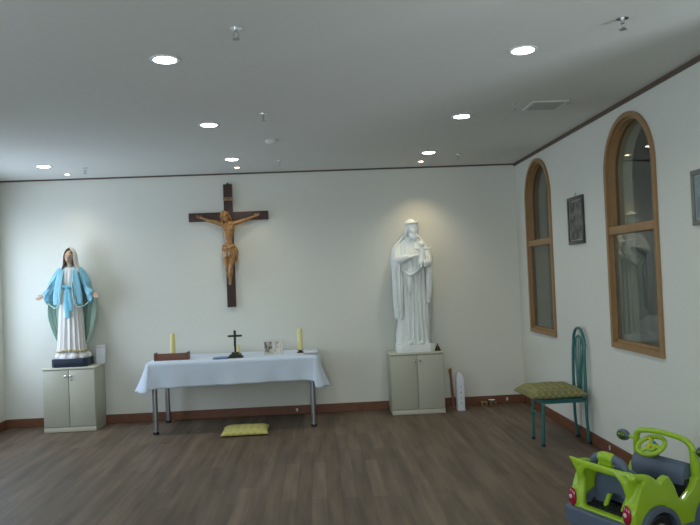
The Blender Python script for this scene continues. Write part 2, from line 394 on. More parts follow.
# arched inner windows
def ring_frame(bm, po, pi, x0, x1):
    n = len(po); vs = []
    for (P, x) in ((po, x0), (pi, x0), (pi, x1), (po, x1)): vs.append([bm.verts.new((x, a, c)) for a, c in P])
    for k in range(4):
        A, Bv = vs[k], vs[(k+1) % 4]
        for i in range(n): bm.faces.new((A[i], A[(i+1) % n], Bv[(i+1) % n], Bv[i]))
WTILT = (.016, .019)
for wi, (cy, hf, zb, zt) in enumerate(WINS):
    tz = 1.70
    r = B(); ring_frame(r, arch(cy, hf, zb, zt), arch(cy, hf-.035, zb+.042, zt-.035), XR-.018, XR+.012)
    fr = struct('window_%d' % (wi+1), r, OAK, smooth=True, label=('far arched oak window nearest the room corner', 'near arched oak window between the two wall pictures')[wi])
    r = B(); box(r, XR-.012, XR+.045, cy-hf+.03, cy+hf-.03, tz-.03, tz+.03, .006); obj('transom', r, OAK, fr)
    # deep upper jamb lining
    r = B()
    up_o = [p for p in arch(cy, hf-.03, tz, zt-.03)]; up_i = arch(cy, hf-.048, tz+.02, zt-.048)
    ring_frame(r, up_o, up_i, XR+.008, XR+.075); obj('upper_jamb', r, OAK, fr)
    r = B()
    for s in (-1, 1): box(r, XR+.008, XR+.026, *sorted((cy+s*(hf-.034), cy+s*(hf-.048))), zb+.04, tz-.02)
    box(r, XR+.008, XR+.026, cy-hf+.034, cy+hf-.034, zb+.04, zb+.062); obj('lower_sash', r, OAK, fr)
    ry = WTILT[wi]
    g = B(); prism(g, [(a-cy, c) for a, c in arch(cy, hf-.045, tz+.03, zt-.045)], 'x', -.003, .003)
    obj('upper_pane', g, GLASS, fr, smooth=False, loc=(XR+.060, cy, 0), rot=(0, 0, ry))
    g = B(); box(g, -.003, .003, -hf+.045, hf-.045, zb+.045, tz-.02)
    obj('lower_pane', g, GLASS, fr, smooth=False, loc=(XR+.028, cy, 0), rot=(0, 0, ry))
# dim adjoining corridor behind the arched windows
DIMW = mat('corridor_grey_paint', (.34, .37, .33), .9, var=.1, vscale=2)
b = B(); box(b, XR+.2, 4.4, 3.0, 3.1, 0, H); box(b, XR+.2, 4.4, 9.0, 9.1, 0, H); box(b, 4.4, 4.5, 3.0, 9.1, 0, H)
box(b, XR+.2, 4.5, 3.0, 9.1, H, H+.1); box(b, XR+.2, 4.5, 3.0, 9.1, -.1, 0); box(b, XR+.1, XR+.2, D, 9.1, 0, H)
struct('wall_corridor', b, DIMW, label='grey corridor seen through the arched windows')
point_c = bpy.data.lights.new('corridor_fill', 'POINT'); point_c.energy = 11; point_c.shadow_soft_size = .12; point_c.color = (1, .97, .88)  # added fill without a fixture, lifts the brightness seen through the panes
point_o = bpy.data.objects.new('corridor_fill', point_c); C.objects.link(point_o); point_o.location = (3.4, 4.4, 2.4)
t = empty('side_cabinet', (2.77, 5.66, 0), 0, 'grey side cabinet in the room behind the near arched window', 'cabinet')
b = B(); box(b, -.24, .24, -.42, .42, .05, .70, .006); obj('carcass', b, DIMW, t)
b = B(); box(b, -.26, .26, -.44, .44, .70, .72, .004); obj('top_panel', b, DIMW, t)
def heap(name, loc, rx, ry, h, m, lb, cat):
    bm = B(); rows = []; n = 56; k = 16
    for i in range(k+1):
        f = i/k; row = []
        for j in range(n):
            a = 2*PI*j/n; q = math.cos(f*PI/2)
            w_ = 1+(.10*math.sin(5*a+2*f)+.07*math.sin(9*a-3*f+1))*(1-f)
            row.append(bm.verts.new((rx*q*w_*math.cos(a), ry*q*w_*math.sin(a), h*math.sin(f*PI/2)**1.2*(1+.10*math.sin(3*a+4*f)*q))))
        rows.append(row)
    for a in range(k):
        for j in range(n): bm.faces.new((rows[a][j], rows[a][(j+1) % n], rows[a+1][(j+1) % n], rows[a+1][j]))
    bm.faces.new(rows[0]); bmesh.ops.remove_doubles(bm, verts=bm.verts, dist=1e-5)
    return tag(obj(name, bm, m, None, 'all', loc), lb, cat)
heap('cloth_bundle', (2.74, 5.64, .721), .19, .34, .30, WPAP, 'white cloth bundle seen low through the near arched window', 'cloth')
# baseboards and crown strip
b = B(); box(b, XL, XR, D-.014, D, 0, .092, .004); struct('baseboard_back', b, BASEW)
b = B(); box(b, XR-.014, XR, YN, D, 0, .092, .004); struct('baseboard_right', b, BASEW)
b = B(); box(b, XL, XL+.014, YN, D, 0, .092, .004); struct('baseboard_left', b, BASEW)
b = B(); box(b, XL, XR, D-.012, D, H-.015, H); struct('trim_1', b, TRIM)
b = B(); box(b, XR-.012, XR, YN, D, H-.030, H); struct('trim_2', b, TRIM)
b = B(); box(b, XL, XL+.012, YN, D, H-.025, H); struct('trim_3', b, TRIM)

# ------------------------------------------------------------ ceiling fittings
LAMP = mat('downlight_bulb', (.9, .95, 1), .4, emit=(.85, .93, 1), es=14)
SPOTM = mat('spot_bulb', (1, .8, .5), .4, emit=(1, .78, .5), es=10)
def point(name, loc, e, col, r=.05, spot=None, aim=None, blend=.6):
    d = bpy.data.lights.new(name, 'SPOT' if spot else 'POINT'); d.energy = e; d.color = col; d.shadow_soft_size = r
    if spot: d.spot_size = math.radians(spot); d.spot_blend = blend
    o = bpy.data.objects.new(name, d); C.objects.link(o); o.location = loc
    if aim: o.rotation_euler = (Vector(aim)-Vector(loc)).to_track_quat('-Z', 'Y').to_euler()
    return o
def downlight():
    t = empty('recessed_downlight')
    r = B(); lathe(r, [(.052, -.004), (.075, -.006), (.078, -.001), (.078, .0), (.052, .0)], seg=32); obj('trim_ring', r, WPLA, t)
    r = B(); lathe(r, [(.0005, -.014), (.035, -.011), (.058, -.006), (.058, -.0005)], seg=28); obj('bulb', r, LAMP, t)
    return t
DL = [((1.125, 3.62), 'large round downlight nearest the top right of the ceiling'), ((1.112, 5.135), 'middle downlight of the right-hand ceiling row'),
      ((1.104, 6.64), 'downlight in front of the white statue, farthest of the right-hand row'), ((-.742, 3.615), 'large round downlight nearest the top left of the ceiling'),
      ((-.756, 5.155), 'middle downlight of the left-hand ceiling row'), ((-.772, 6.65), 'downlight in front of the wall crucifix, farthest of its row'),
      ((-2.54, 6.70), 'downlight above the blue-mantled statue at the far left')]
proto = downlight()
for i, ((x, y), lb) in enumerate(DL):
    o = proto if i == 0 else copy_tree(proto)
    o.location = (x, y, H); tag(o, lb, 'ceiling light', 'recessed downlights')
    point('downlight_glow', (x, y, H-.03), 15, (.98, 1, .92), .05, 150, (x, y, 0), .8)
def minispot():
    t = empty('accent_spotlight')
    r = B(); lathe(r, [(.022, -.004), (.036, -.006), (.038, -.001), (.038, 0), (.022, 0)], seg=24); obj('trim_ring', r, WPLA, t)
    r = B(); lathe(r, [(.0005, -.012), (.018, -.010), (.024, -.002), (.024, -.0005)], seg=20); obj('bulb', r, SPOTM, t); return t
proto = minispot()
for i, (x, y, lb) in enumerate(((1.104, 7.15, 'small warm accent spot over the white statue'), (-.78, 7.14, 'small warm accent spot over the wall crucifix'), (-2.50, 7.2, 'small warm accent spot over the blue-mantled statue'))):
    o = proto if i == 0 else copy_tree(proto)
    o.location = (x, y, H); tag(o, lb, 'spotlight', 'small accent spots by the back wall')
    point('accent_glow', (x, y, H-.03), (15, 6, 4)[i], (1, .74, .40), .02, 88, (x, y+.22, 1.2), 1)
def sprinkler():
    t = empty('fire_sprinkler')
    r = B(); lathe(r, [(.028, -.003), (.028, 0), (.002, 0), (.002, -.003)], seg=20); cyl(r, (0, 0, -.025), (0, 0, 0), .009, 12); obj('escutcheon', r, CHROME, t)
    r = B(); tube(r, [(-.006, 0, -.022), (-.013, 0, -.036), (-.004, 0, -.050)], .0028, 8, 3); tube(r, [(.006, 0, -.022), (.013, 0, -.036), (.004, 0, -.050)], .0028, 8, 3); obj('yoke', r, STEEL, t)
    r = B(); lathe(r, [(.003, -.056), (.017, -.054), (.017, -.052), (.003, -.050)], seg=16); obj('deflector', r, STEEL, t); return t
proto = sprinkler()
for i, (x, y, lb) in enumerate(((-.33, 3.19, 'fire sprinkler at the top of the ceiling, left of centre'), (1.47, 3.19, 'fire sprinkler near the top right of the ceiling'), (-.337, 4.85, 'fire sprinkler just in front of the round smoke detector'),
        (-.336, 6.80, 'fire sprinkler between detector and back wall'), (-2.22, 6.89, 'fire sprinkler beside the far left downlight'), (1.418, 6.80, 'fire sprinkler beside the farthest right-hand downlight'))):
    o = proto if i == 0 else copy_tree(proto); o.location = (x, y, H); o.rotation_euler.z = .7*i; tag(o, lb, 'sprinkler', 'ceiling sprinklers')
r = B(); lathe(r, [(.048, 0), (.050, -.012), (.044, -.022), (.030, -.030), (.012, -.033), (.0005, -.033)], seg=28)
sd = obj('smoke_detector', r, WPLA, None, loc=(-.346, 5.81, H)); tag(sd, 'round white smoke detector on the ceiling', 'smoke detector')
t = empty('ceiling_vent', (1.655, 4.87, H), 0, 'flat square air vent in the ceiling by the right wall', 'vent')
VENTM = mat('vent_grey', (.42, .43, .40), .6)
r = B()
for s in (-1, 1):
    box(r, -.13, .13, *sorted((s*.105, s*.13)), -.008, 0); box(r, *sorted((s*.105, s*.13)), -.105, .105, -.008, 0)
obj('vent_frame', r, WPLA, t, False)
r = B()
for k in range(7): y = -.09+k*.03; prism(r, [(y-.010, -.002), (y+.008, -.010), (y+.010, -.008), (y-.008, 0)], 'x', -.105, .105)
obj('louvre', r, VENTM, t, False)
proto = None
for i, (x, y, lb) in enumerate(((1.41, 4.80, 'tiny dark ceiling stud left of the vent, nearer one'), (1.455, 4.96, 'tiny dark ceiling stud left of the vent, farther one'), (1.80, 4.82, 'tiny dark ceiling stud right of the vent'))):
    if proto is None: r = B(); lathe(r, [(.0005, -.012), (.009, -.010), (.012, -.003), (.012, 0)], seg=12); o = proto = obj('ceiling_stud', r, VENTM)
    else: o = proto.copy(); C.objects.link(o)
    o.location = (x, y, H); tag(o, lb, 'stud', 'ceiling studs by the vent')
# pale cable sockets on the baseboards
for i, (loc, lb, ax) in enumerate((((-.284, D-.014, .045), 'tiny pale socket on the baseboard behind the table', 0), ((1.985, D-.014, .050), 'tiny pale socket on the baseboard near the room corner', 0), ((XR-.014, 5.28, .055), 'tiny pale socket on the right wall baseboard behind the chair', 1))):
    t = empty('cable_socket', loc, PI/2*ax*-1, lb, 'socket', 'baseboard sockets')
    r = B(); box(r, -.011, .011, -.006, 0, -.016, .016, .003); obj('socket_plate', r, WPLA, t)
    r = B(); cyl(r, (0, -.009, 0), (0, -.004, 0), .004, 10); obj('jack', r, STEEL, t)

# ------------------------------------------------------------ cabinets
def cabinet(loc, w_, h, d, lb):
    t = empty('low_cabinet', loc, 0, lb, 'cabinet', 'beige two-door cabinets')
    r = B(); box(r, -w_/2, w_/2, -d+.018, 0, .045, h-.018, .002); box(r, -w_/2+.004, w_/2-.004, -d+.012, -.01, 0, .045); obj('carcass', r, CABF, t)
    r = B(); box(r, -w_/2-.008, w_/2+.008, -d-.004, 0, h-.018, h, .004); obj('top_panel', r, CABE, t)
    r = B(); box(r, -w_/2, w_/2, -d+.004, -d+.012, .004, .05, .002); obj('plinth', r, CABE, t)
    for s in (-1, 1):
        r = B(); box(r, *sorted((s*.003, s*(w_/2-.002))), -d, -d+.017, .055, h-.026, .0025); dr = obj('door', r, CABF, t)
        r = B(); cyl(r, (s*.028, -d-.012, h-.085), (s*.028, -d, h-.085), .005, 12); ell(r, (s*.028, -d-.016, h-.085), (.013, .007, .013), 14, 10); obj('knob', r, CHROME, dr)
    r = B(); cyl(r, (.03, -d-.004, h-.125), (.03, -d, h-.125), .008, 16); cyl(r, (.03, -d-.006, h-.125), (.03, -d-.004, h-.125), .004, 8); obj('lock', r, STEEL, dr)
    return t
cabinet((-2.545, D-.015, 0), .515, .645, .345, 'beige two-door cabinet under the blue-mantled statue')
cabinet((.977, D-.015, 0), .548, .632, .345, 'beige two-door cabinet under the white saint statue')

# ------------------------------------------------------------ altar table
TX0, TX1, TY0, TY1, TZ = -1.665, -.055, 6.80, 7.46, .685
t = empty('altar_table', (0, 0, 0), 0, 'long table with round steel legs under a white cloth', 'table')
r = B(); box(r, TX0+.01, TX1-.01, TY0+.01, TY1, TZ-.03, TZ, .006); obj('tabletop', r, CABE, t)
r = B(); box(r, TX0+.06, TX1-.06, TY0+.06, TY0+.085, TZ-.08, TZ-.03); box(r, TX0+.06, TX1-.06, TY1-.085, TY1-.06, TZ-.08, TZ-.03); obj('rail', r, STEEL, t, False)
for x, y in ((TX0+.045, TY0+.05), (TX1-.045, TY0+.05), (TX0+.045, TY1-.05), (TX1-.045, TY1-.05)):
    r = B(); cyl(r, (x, y, .02), (x, y, TZ-.03), .025, 24); lg = obj('leg', r, STEEL, t)
    r = B(); lathe(r, [(.024, 0), (.029, .004), (.029, .022), (.026, .026)], (x, y, 0), 24); obj('foot_cap', r, BLACK, lg)
def tablecloth():
    bm = B(); cx, cy = (TX0+TX1)/2, (TY0+TY1)/2; hx, hy = (TX1-TX0)/2+.012, (TY1-TY0)/2+.012; rc = .025
    per = []
    def seg(a, b, n, nrm, side):
        for k in range(n): per.append((a[0]+(b[0]-a[0])*k/n, a[1]+(b[1]-a[1])*k/n, nrm[0], nrm[1], side, k/n))
    def corner(c, a0, side, n=14):
        for k in range(n): a = a0+PI/2*k/n; per.append((c[0]+rc*math.cos(a), c[1]+rc*math.sin(a), math.cos(a), math.sin(a), side, k/n))
    seg((-hx+rc, -hy), (hx-rc, -hy), 150, (0, -1), 'front'); corner((hx-rc, -hy+rc), -PI/2, 'cr')
    seg((hx, -hy+rc), (hx, hy-rc), 60, (1, 0), 'right'); corner((hx-rc, hy-rc), 0, 'br')
    seg((hx-rc, hy), (-hx+rc, hy), 60, (0, 1), 'back'); corner((-hx+rc, hy-rc), PI/2, 'bl')
    seg((-hx, hy-rc), (-hx, -hy+rc), 60, (-1, 0), 'left'); corner((-hx+rc, -hy+rc), PI, 'cl')
    n = len(per); top = TZ+.004; NR = 16; grid = []
    def cd(i, side):  # nearness to a front corner 0..1
        x, y = per[i][0], per[i][1]
        sx = 1 if side > 0 else -1
        return math.exp(-(((x-sx*hx)**2+(y+hy)**2)/(.085**2)))
    for r_ in range(4):   # flat top rings
        k = .25+.25*r_; grid.append([bm.verts.new((cx+p[0]*k, cy+p[1]*k, top+.001)) for p in per])
    for r_ in range(1, NR+1):
        tt = r_/NR; row = []
        for i, (x, y, nx, ny, side, f) in enumerate(per):
            c1, c2 = cd(i, 1), cd(i, -1); c_ = max(c1, c2)
            if side == 'front': c_ *= .25; c2 *= .25; c1 *= .25
            hang = .235 if y < hy*.9 else .05
            if y > hy-.15: hang = .05+(.19)*(hy-y)/.15 if y < hy else .05
            hang = min(.25, hang)
            if side == 'front': hang -= .018*(x/hx+1)/2
            hang += .03*c_ + (.03*c1)
            hang += .004*abs(math.sin(i*PI/2.5))                       # scalloped hem
            wv = .012*math.sin(x*9+1)+.008*math.sin(x*23+2)+.01*math.sin(y*20)
            out = tt*(.006+.02*c_*0+wv*.8*tt) + .006
            if side in ('left', 'right'): out += tt*.045*(1-min(1, (y+hy)/1.0))
            out += c_*tt**1.3*(.075 if c2 > c1 else .05)
            if y >= hy-.02: out = .004+.006*tt
            px, py, pz = cx+x+nx*out, cy+y+ny*out, top-.003-hang*tt
            if c_ > .1 and side in ('front', 'left', 'right'): py += .0; pz -= .0
            py = min(py, D-.02)
            row.append(bm.verts.new((px, py, pz)))
        grid.append(row)
    for a in range(len(grid)-1):
        for j in range(n): bm.faces.new((grid[a][j], grid[a][(j+1) % n], grid[a+1][(j+1) % n], grid[a+1][j]))
    bm.faces.new(grid[0])
    o = obj('tablecloth', bm, CLOTH, None, 'all'); solidify(o, .003, 1); return o
tag(tablecloth(), 'white cloth with hanging corners over the altar table', 'tablecloth')
TT = TZ+.0085
# wooden box with notched ends
t = empty('wooden_box', (-1.472, 7.0, TT), 0, 'low reddish wooden box at the left end of the altar table', 'box')
r = B(); box(r, -.158, .158, -.045, -.035, 0, .068, .002); box(r, -.158, .158, .035, .045, 0, .060, .002); box(r, -.150, .150, -.035, .035, 0, .008); obj('tray', r, BOXW, t)
for s in (-1, 1):
    r = B(); x0, x1 = sorted((s*.150, s*.168)); prism(r, [(-.052, 0), (.052, 0), (.052, .064), (.03, .076), (.0, .068), (-.03, .076), (-.052, .064)], 'x', x0, x1, .002); obj('end_board', r, BOXW, t)
def candle(loc, h, rad, lb, cat='candle', holder=True, grp=None):
    t = empty('pillar_candle', loc, 0, lb, cat, grp); z = 0
    if holder: r = B(); lathe(r, [(.030, 0), (.036, .003), (.034, .008), (.020, .012), (.018, .020), (.033, .026), (.034, .030), (.0005, .030)]); obj('candle_holder', r, BRONZE, t); z = .030
    r = B(); lathe(r, [(rad, z), (rad, z+h-.004), (rad-.003, z+h), (rad-.006, z+h-.001), (rad*.3, z+h-.006), (.0005, z+h-.006)], seg=32); obj('wax', r, WAX, t)
    r = B(); tube(r, [(0, 0, z+h-.008), (.001, 0, z+h+.004), (.004, 0, z+h+.012)], .0012, 6, 3); obj('wick', r, BLACK, t); return t
candle((-1.49, 7.13, TT), .215, .0265, 'tall yellow pillar candle behind the wooden box', grp='tall yellow candles')
candle((-.212, 7.12, TT), .215, .0265, 'tall yellow pillar candle near the right end of the table', grp='tall yellow candles')
# standing crucifix
t = empty('standing_crucifix', (-.842, 6.93, TT), 0, 'small dark metal crucifix standing on the altar table', 'crucifix', sc=1.08)
r = B(); box(r, -.068, .068, -.048, .048, 0, .016, .003); box(r, -.052, .052, -.036, .036, .016, .032, .003); box(r, -.034, .030, -.024, .024, .032, .050, .003); obj('stepped_base', r, BRONZE, t)
r = B(); prism(r, [(-.009, .045), (.009, .045), (.008, .19), (.058, .188), (.066, .196), (.062, .206), (.009, .206), (.010, .232), (.014, .240), (0, .252), (-.014, .240), (-.010, .232), (-.009, .206), (-.062, .206), (-.066, .196), (-.058, .188), (-.008, .19)], 'y', -.006, .006, .0015); obj('cross', r, BRONZE, t)
r = B()
ell(r, (0, -.014, .208), (.008, .008, .010), 12, 8); tube(r, [(0, -.012, .197), (0, -.013, .17), (0, -.012, .15)], [.009, .011, .008], 10, 3)
for s in (-1, 1):
    tube(r, [(s*.008, -.012, .19), (s*.028, -.012, .197), (s*.05, -.010, .203)], [.005, .004, .003], 8, 3); tube(r, [(s*.005, -.012, .15), (s*.006, -.016, .115), (s*.001, -.011, .078)], [.006, .005, .003], 8, 3)
link('corpus', fuse(r, .002, 2), BRONZE, t)
candle((-.826, 7.035, TT+.0), .075, .019, 'short yellow votive candle just behind the standing crucifix', grp=None)
# folded blue cloth
def folded_cloth(name, loc, rz, w_, d, lay, m, lb, cat):
    bm = B()
    for k in range(lay):
        nx, ny = 22, 14; g = []
        for i in range(nx+1):
            row = []
            for j in range(ny+1):
                u, v = i/nx*2-1, j/ny*2-1; e = 1-max(abs(u), abs(v))**8
                row.append((u*w_/2*(1-.03*k)+.004*math.sin(5*v+k), v*d/2*(1-.03*k)+.004*math.sin(4*u+k), .007*k+.0055*e+.002*math.sin(6*u+k)*math.sin(5*v)*e))
            g.append(row)
        T = [[bm.verts.new(p) for p in row] for row in g]; Bt = [[bm.verts.new((p[0], p[1], .007*k-.0)) for p in row] for row in g]
        for i in range(nx):
            for j in range(ny):
                bm.faces.new((T[i][j], T[i+1][j], T[i+1][j+1], T[i][j+1])); bm.faces.new((Bt[i][j], Bt[i][j+1], Bt[i+1][j+1], Bt[i+1][j]))
        for i in range(nx): bm.faces.new((T[i][0], Bt[i][0], Bt[i+1][0], T[i+1][0])); bm.faces.new((T[i][ny], T[i+1][ny], Bt[i+1][ny], Bt[i][ny]))
        for j in range(ny): bm.faces.new((T[0][j], T[0][j+1], Bt[0][j+1], Bt[0][j])); bm.faces.new((T[nx][j], Bt[nx][j], Bt[nx][j+1], T[nx][j+1]))
    o = obj(name, bm, m, None, 'all', loc, (0, 0, rz)); return tag(o, lb, cat)
BLUECL = mat('blue_cloth', (.26, .38, .56), .85, var=.1, vscale=12)
folded_cloth('folded_cloth', (-.985, 6.90, TT), .12, .15, .11, 3, BLUECL, 'pale blue folded cloth left of the standing crucifix', 'cloth')
folded_cloth('folded_napkin', (-.105, 6.93, TT), -.1, .145, .11, 4, WPAP, 'white folded napkin at the right end of the altar table', 'napkin')
# double photo frame
t = empty('folding_picture_frame', (-.482, 7.10, TT), 0, 'small hinged double picture frame standing on the altar table', 'picture frame')
for s, m_ in ((-1, ARTS), (1, ARTW)):
    R_ = Matrix.Rotation(s*-.35, 4, 'Z') @ Matrix.Rotation(-.12, 4, 'X')
    r = B(); x0, x1 = sorted((s*.001, s*.098))
    for q in ((x0, x0+.010, 0, .135), (x1-.010, x1, 0, .135), (x0, x1, 0, .010), (x0, x1, .125, .135)): box(r, q[0], q[1], -.006, .006, q[2], q[3], .001)
    box(r, x0+.005, x1-.005, .002, .006, .005, .13)
    bmesh.ops.transform(r, matrix=R_, verts=r.verts); f_ = obj('leaf', r, WPLA, t)
    r = B(); box(r, x0+.010, x1-.010, -.002, .001, .010, .125); bmesh.ops.transform(r, matrix=R_, verts=r.verts); obj('picture', r, m_, f_, False)

# ------------------------------------------------------------ cushions and chair
def cushion(name, loc, rz, w_, d, h, m, lb, ruffle=.012, parent=None, rot=None):
    bm = B(); n = 40; T, Bo = [], []
    for i in range(n+1):
        a, c = [], []
        for j in range(n+1):
            u, v = i/n*2-1, j/n*2-1
            pin = 1-.06*(1-u*u)*abs(v)**6; pin2 = 1-.06*(1-v*v)*abs(u)**6
            x, y = u*w_/2*pin2, v*d/2*pin; e = ((1-u**4)*(1-v**4))**.55
            edge = max(abs(u), abs(v)); z0 = h*.26+(ruffle*math.sin(u*22)*math.sin(v*19) if edge > .96 else 0)*.5
            wr_ = .03*h*math.sin(9*u+2*v)+.03*h*math.sin(8*v-3*u)
            a.append(bm.verts.new((x, y, z0+e*(h*.74)+wr_*e))); c.append((x, y, z0-e*h*.26))
        T.append(a); Bo.append(c)
    Bv = [[T[i][j] if i in (0, n) or j in (0, n) else bm.verts.new(Bo[i][j]) for j in range(n+1)] for i in range(n+1)]
    for i in range(n):
        for j in range(n):
            bm.faces.new((T[i][j], T[i+1][j], T[i+1][j+1], T[i][j+1])); bm.faces.new((Bv[i][j], Bv[i][j+1], Bv[i+1][j+1], Bv[i+1][j]))
    o = obj(name, bm, m, None, 'all', loc, rot or (0, 0, rz)); return tag(o, lb, 'cushion')
cushion('floor_cushion', (-.750, 6.74, .002), .03, .45, .38, .060, PILL, 'flat yellow-green cushion on the floor under the altar table')
# green metal chair, backed to the right wall
t = empty('metal_chair', (1.955, 5.77, 0), 0, 'green tubular metal chair with tall looped back by the right wall', 'chair')
hw, hd, sz = .135, .185, .352
for s in (-1, 1):
    r = B(); tube(r, [(-hd, s*hw, .012), (-hd+.005, s*hw, .18), (-hd+.012, s*hw, sz)], .0125, 14, 3); lg = obj('front_leg', r, GREENM, t)
    r = B(); cyl(r, (-hd, s*hw, 0), (-hd, s*hw, .02), .015, 16); obj('rubber_foot', r, BLACK, lg)
    r = B(); tube(r, [(hd+.012, s*(hw-.004), .012), (hd-.002, s*hw, .2), (hd, s*hw, sz)], .0125, 14, 3); lg = obj('rear_leg', r, GREENM, t)
    r = B(); cyl(r, (hd+.012, s*(hw-.004), 0), (hd+.012, s*(hw-.004), .02), .015, 16); obj('rubber_foot', r, BLACK, lg)
r = B(); k = [(-hd, -hw), (-hd, hw), (hd, hw), (hd, -hw)]
for i in range(4): tube(r, [(*k[i], sz), (*k[(i+1) % 4], sz)], .011, 12, 1)
obj('seat_frame', r, GREENM, t)
r = B(); box(r, -hd-.01, hd-.015, -hw-.01, hw+.01, sz+.008, sz+.028, .009, 3); obj('seat_board', r, GREENM, t)
r = B(); pts = [(hd, -hw, sz-.01), (hd, -hw+.002, .55), (hd+.004, -hw+.01, .74)]
for k in range(9): a = PI-PI*k/8; pts.append((hd+.01, math.cos(a)*(hw-.012), .80+math.sin(a)*.135))
pts += [(hd+.004, hw-.01, .74), (hd, hw-.002, .55), (hd, hw, sz-.01)]
tube(r, pts, .0125, 14, 3); obj('back_loop', r, GREENM, t)
r = B(); pts = [(hd, -.03, sz), (hd, -.045, .5), (hd+.004, -.075, .70)]
for k in range(7): a = PI-PI*k/6; pts.append((hd+.008, math.cos(a)*.085, .77+math.sin(a)*.10))
pts += [(hd+.004, .075, .70), (hd, .045, .5), (hd, .03, sz)]
tube(r, pts, .008, 12, 3); obj('inner_loop', r, GREENM, t)
r = B()
for s in (-1, 0, 1): tube(r, [(hd, s*.012, sz), (hd, s*.018, .5), (hd+.004, s*.036, .70), (hd+.008, s*.045, .855-.01*abs(s))], .0045, 8, 3)
obj('back_spindles', r, GREENM, t)
r = B(); tube(r, [(-hd+.006, -hw, .24), (-hd+.006, hw, .24)], .006, 8, 1); obj('stretcher', r, GREENM, t)
cushion('seat_cushion', (1.885, 5.775, sz+.030), .06, .48, .44, .100, CUSH, 'olive diamond-patterned cushion on the green metal chair')

# ------------------------------------------------------------ wall crucifix
t = empty('wall_crucifix', (-.930, D, 1.17), 0, 'large dark wooden crucifix hanging on the back wall', 'crucifix')
r = B(); box(r, -.046, .046, -.036, 0, 0, 1.31, .004); box(r, -.42, .42, -.038, -.001, .92, 1.012, .004); obj('cross', r, DARKW, t)
r = B(); lathe(r, [(.010, 0), (.014, .006), (.010, .014), (.0005, .018)], (0, -.015, 1.31), 12); obj('hanging_ring', r, BRONZE, t)
r = B(); box(r, -.042, .042, -.045, -.037, 1.135, 1.17, .002)
tube(r, [(-.043, -.043, 1.133), (-.043, -.043, 1.172)], .005, 8, 1); tube(r, [(.043, -.043, 1.133), (.043, -.043, 1.172)], .005, 8, 1); pl = obj('title_plaque', r, GOLDW, t)
fc = bpy.data.curves.new('inri', 'FONT'); fc.body = 'INRI'; fc.size = .032; fc.extrude = .001; fc.align_x = 'CENTER'; fc.align_y = 'CENTER'
fo = bpy.data.objects.new('q', fc); C.objects.link(fo); dg = bpy.context.evaluated_depsgraph_get(); me = bpy.data.meshes.new_from_object(fo.evaluated_get(dg)); bpy.data.objects.remove(fo)
link('lettering', me, DARKW, pl, False, (0, -.046, 1.1525), (PI/2, 0, 0))
cz = -1.17; Y0 = -.085
r = B()
def W(x, z, y=Y0): return (x, y, z-1.17)
# torso, neck, pelvis
tube(r, [W(.005, 1.735), W(.004, 1.79), W(0, 1.86), W(-.004, 1.93), W(0, 2.00), W(.0, 2.055), W(-.004, 2.085)], [.050, .052, .036, .050, .066, .060, .024], 20, 4, flat=.62, up=(0, 1, 0))
tube(r, [W(-.003, 2.06), W(-.012, 2.08, Y0-.012), W(-.02, 2.10, Y0-.022)], [.026, .022, .024], 12, 3)
RH = Matrix.Rotation(.42, 3, 'Y') @ Matrix.Rotation(.35, 3, 'X')
RH = Matrix.Rotation(-.40, 3, 'Y') @ Matrix.Rotation(.35, 3, 'X')
head(r, W(-.024, 2.122, Y0-.035), (.036, .044, .056), RH, beard=1)
for s in (-1, 1):
    hz = 2.135
    tube(r, [W(s*.05, 2.05), W(s*.095, 2.062), W(s*.185, 2.09, Y0+.012), W(s*.275, 2.125, Y0+.028)], [.030, .026, .018, .0115], 14, 4)
    hand(r, W(s*.272, 2.124, Y0+.03), (s*1, -.05, .35), (0, -1, .1), (0, 0, 1), .075, .3)
# legs, knees bent to one side, feet crossed
tube(r, [W(-.026, 1.76), W(-.034, 1.67, Y0-.018), W(-.026, 1.60, Y0-.03), W(-.014, 1.53, Y0-.012), W(-.006, 1.465, Y0+.014), W(-.004, 1.44, Y0+.004), W(-.006, 1.415, Y0-.018)], [.036, .033, .024, .024, .014, .015, .011], 14, 4)
tube(r, [W(.032, 1.76), W(.030, 1.67, Y0-.022), W(.018, 1.60, Y0-.04), W(.012, 1.53, Y0-.028), W(.006, 1.465, Y0-.006), W(.004, 1.44, Y0-.014), W(.004, 1.412, Y0-.034)], [.036, .034, .024, .025, .014, .015, .011], 14, 4)
ell(r, W(-.022, 2.0, Y0-.028), (.032, .012, .024)); ell(r, W(.028, 2.0, Y0-.028), (.032, .012, .024))
corp = link('corpus', fuse(r, .0035, 2), GOLDW, t)
r = B(); drape(r, [(1.70-1.17, 0, Y0-.008, .066, .050, .12), (1.76-1.17, 0, Y0-.006, .072, .056, .10), (1.81-1.17, 0, Y0, .068, .048, .08), (1.835-1.17, 0, Y0, .060, .040, .05)], 96, foldfn(7, 15, 1.3), nz=6)
tube(r, [W(.06, 1.80, Y0-.01), W(.082, 1.76, Y0-.012), W(.078, 1.70, Y0-.006), W(.068, 1.655, Y0-.004)], [.020, .018, .016, .008], 12, 4)
tube(r, [W(-.064, 1.81, Y0-.03), W(.0, 1.795, Y0-.055), W(.064, 1.815, Y0-.03)], [.010, .013, .010], 10, 4)
link('loincloth', fuse(r, .004, 1), GOLDW, corp)
r = B(); hc_ = Vector(W(-.024, 2.122, Y0-.035))
cap = []
ell(r, hc_+RH @ Vector((0, .018, .012)), (.044, .042, .056), 20, 14, RH.to_4x4())
for s in (-1, 1): tube(r, [hc_+RH @ Vector((s*.034, .0, .02)), hc_+RH @ Vector((s*.043, .002, -.03)), hc_+RH @ Vector((s*.038, .008, -.078))], [.014, .014, .007], 10, 4)
link('hair', fuse(r, .003, 1), GOLDW, corp)
r = B(); ring = []
for k in range(24): a = 2*PI*k/24; ring.append(hc_+RH @ Vector((math.cos(a)*.045, math.sin(a)*.049+.004, .024+.004*math.sin(5*a))))
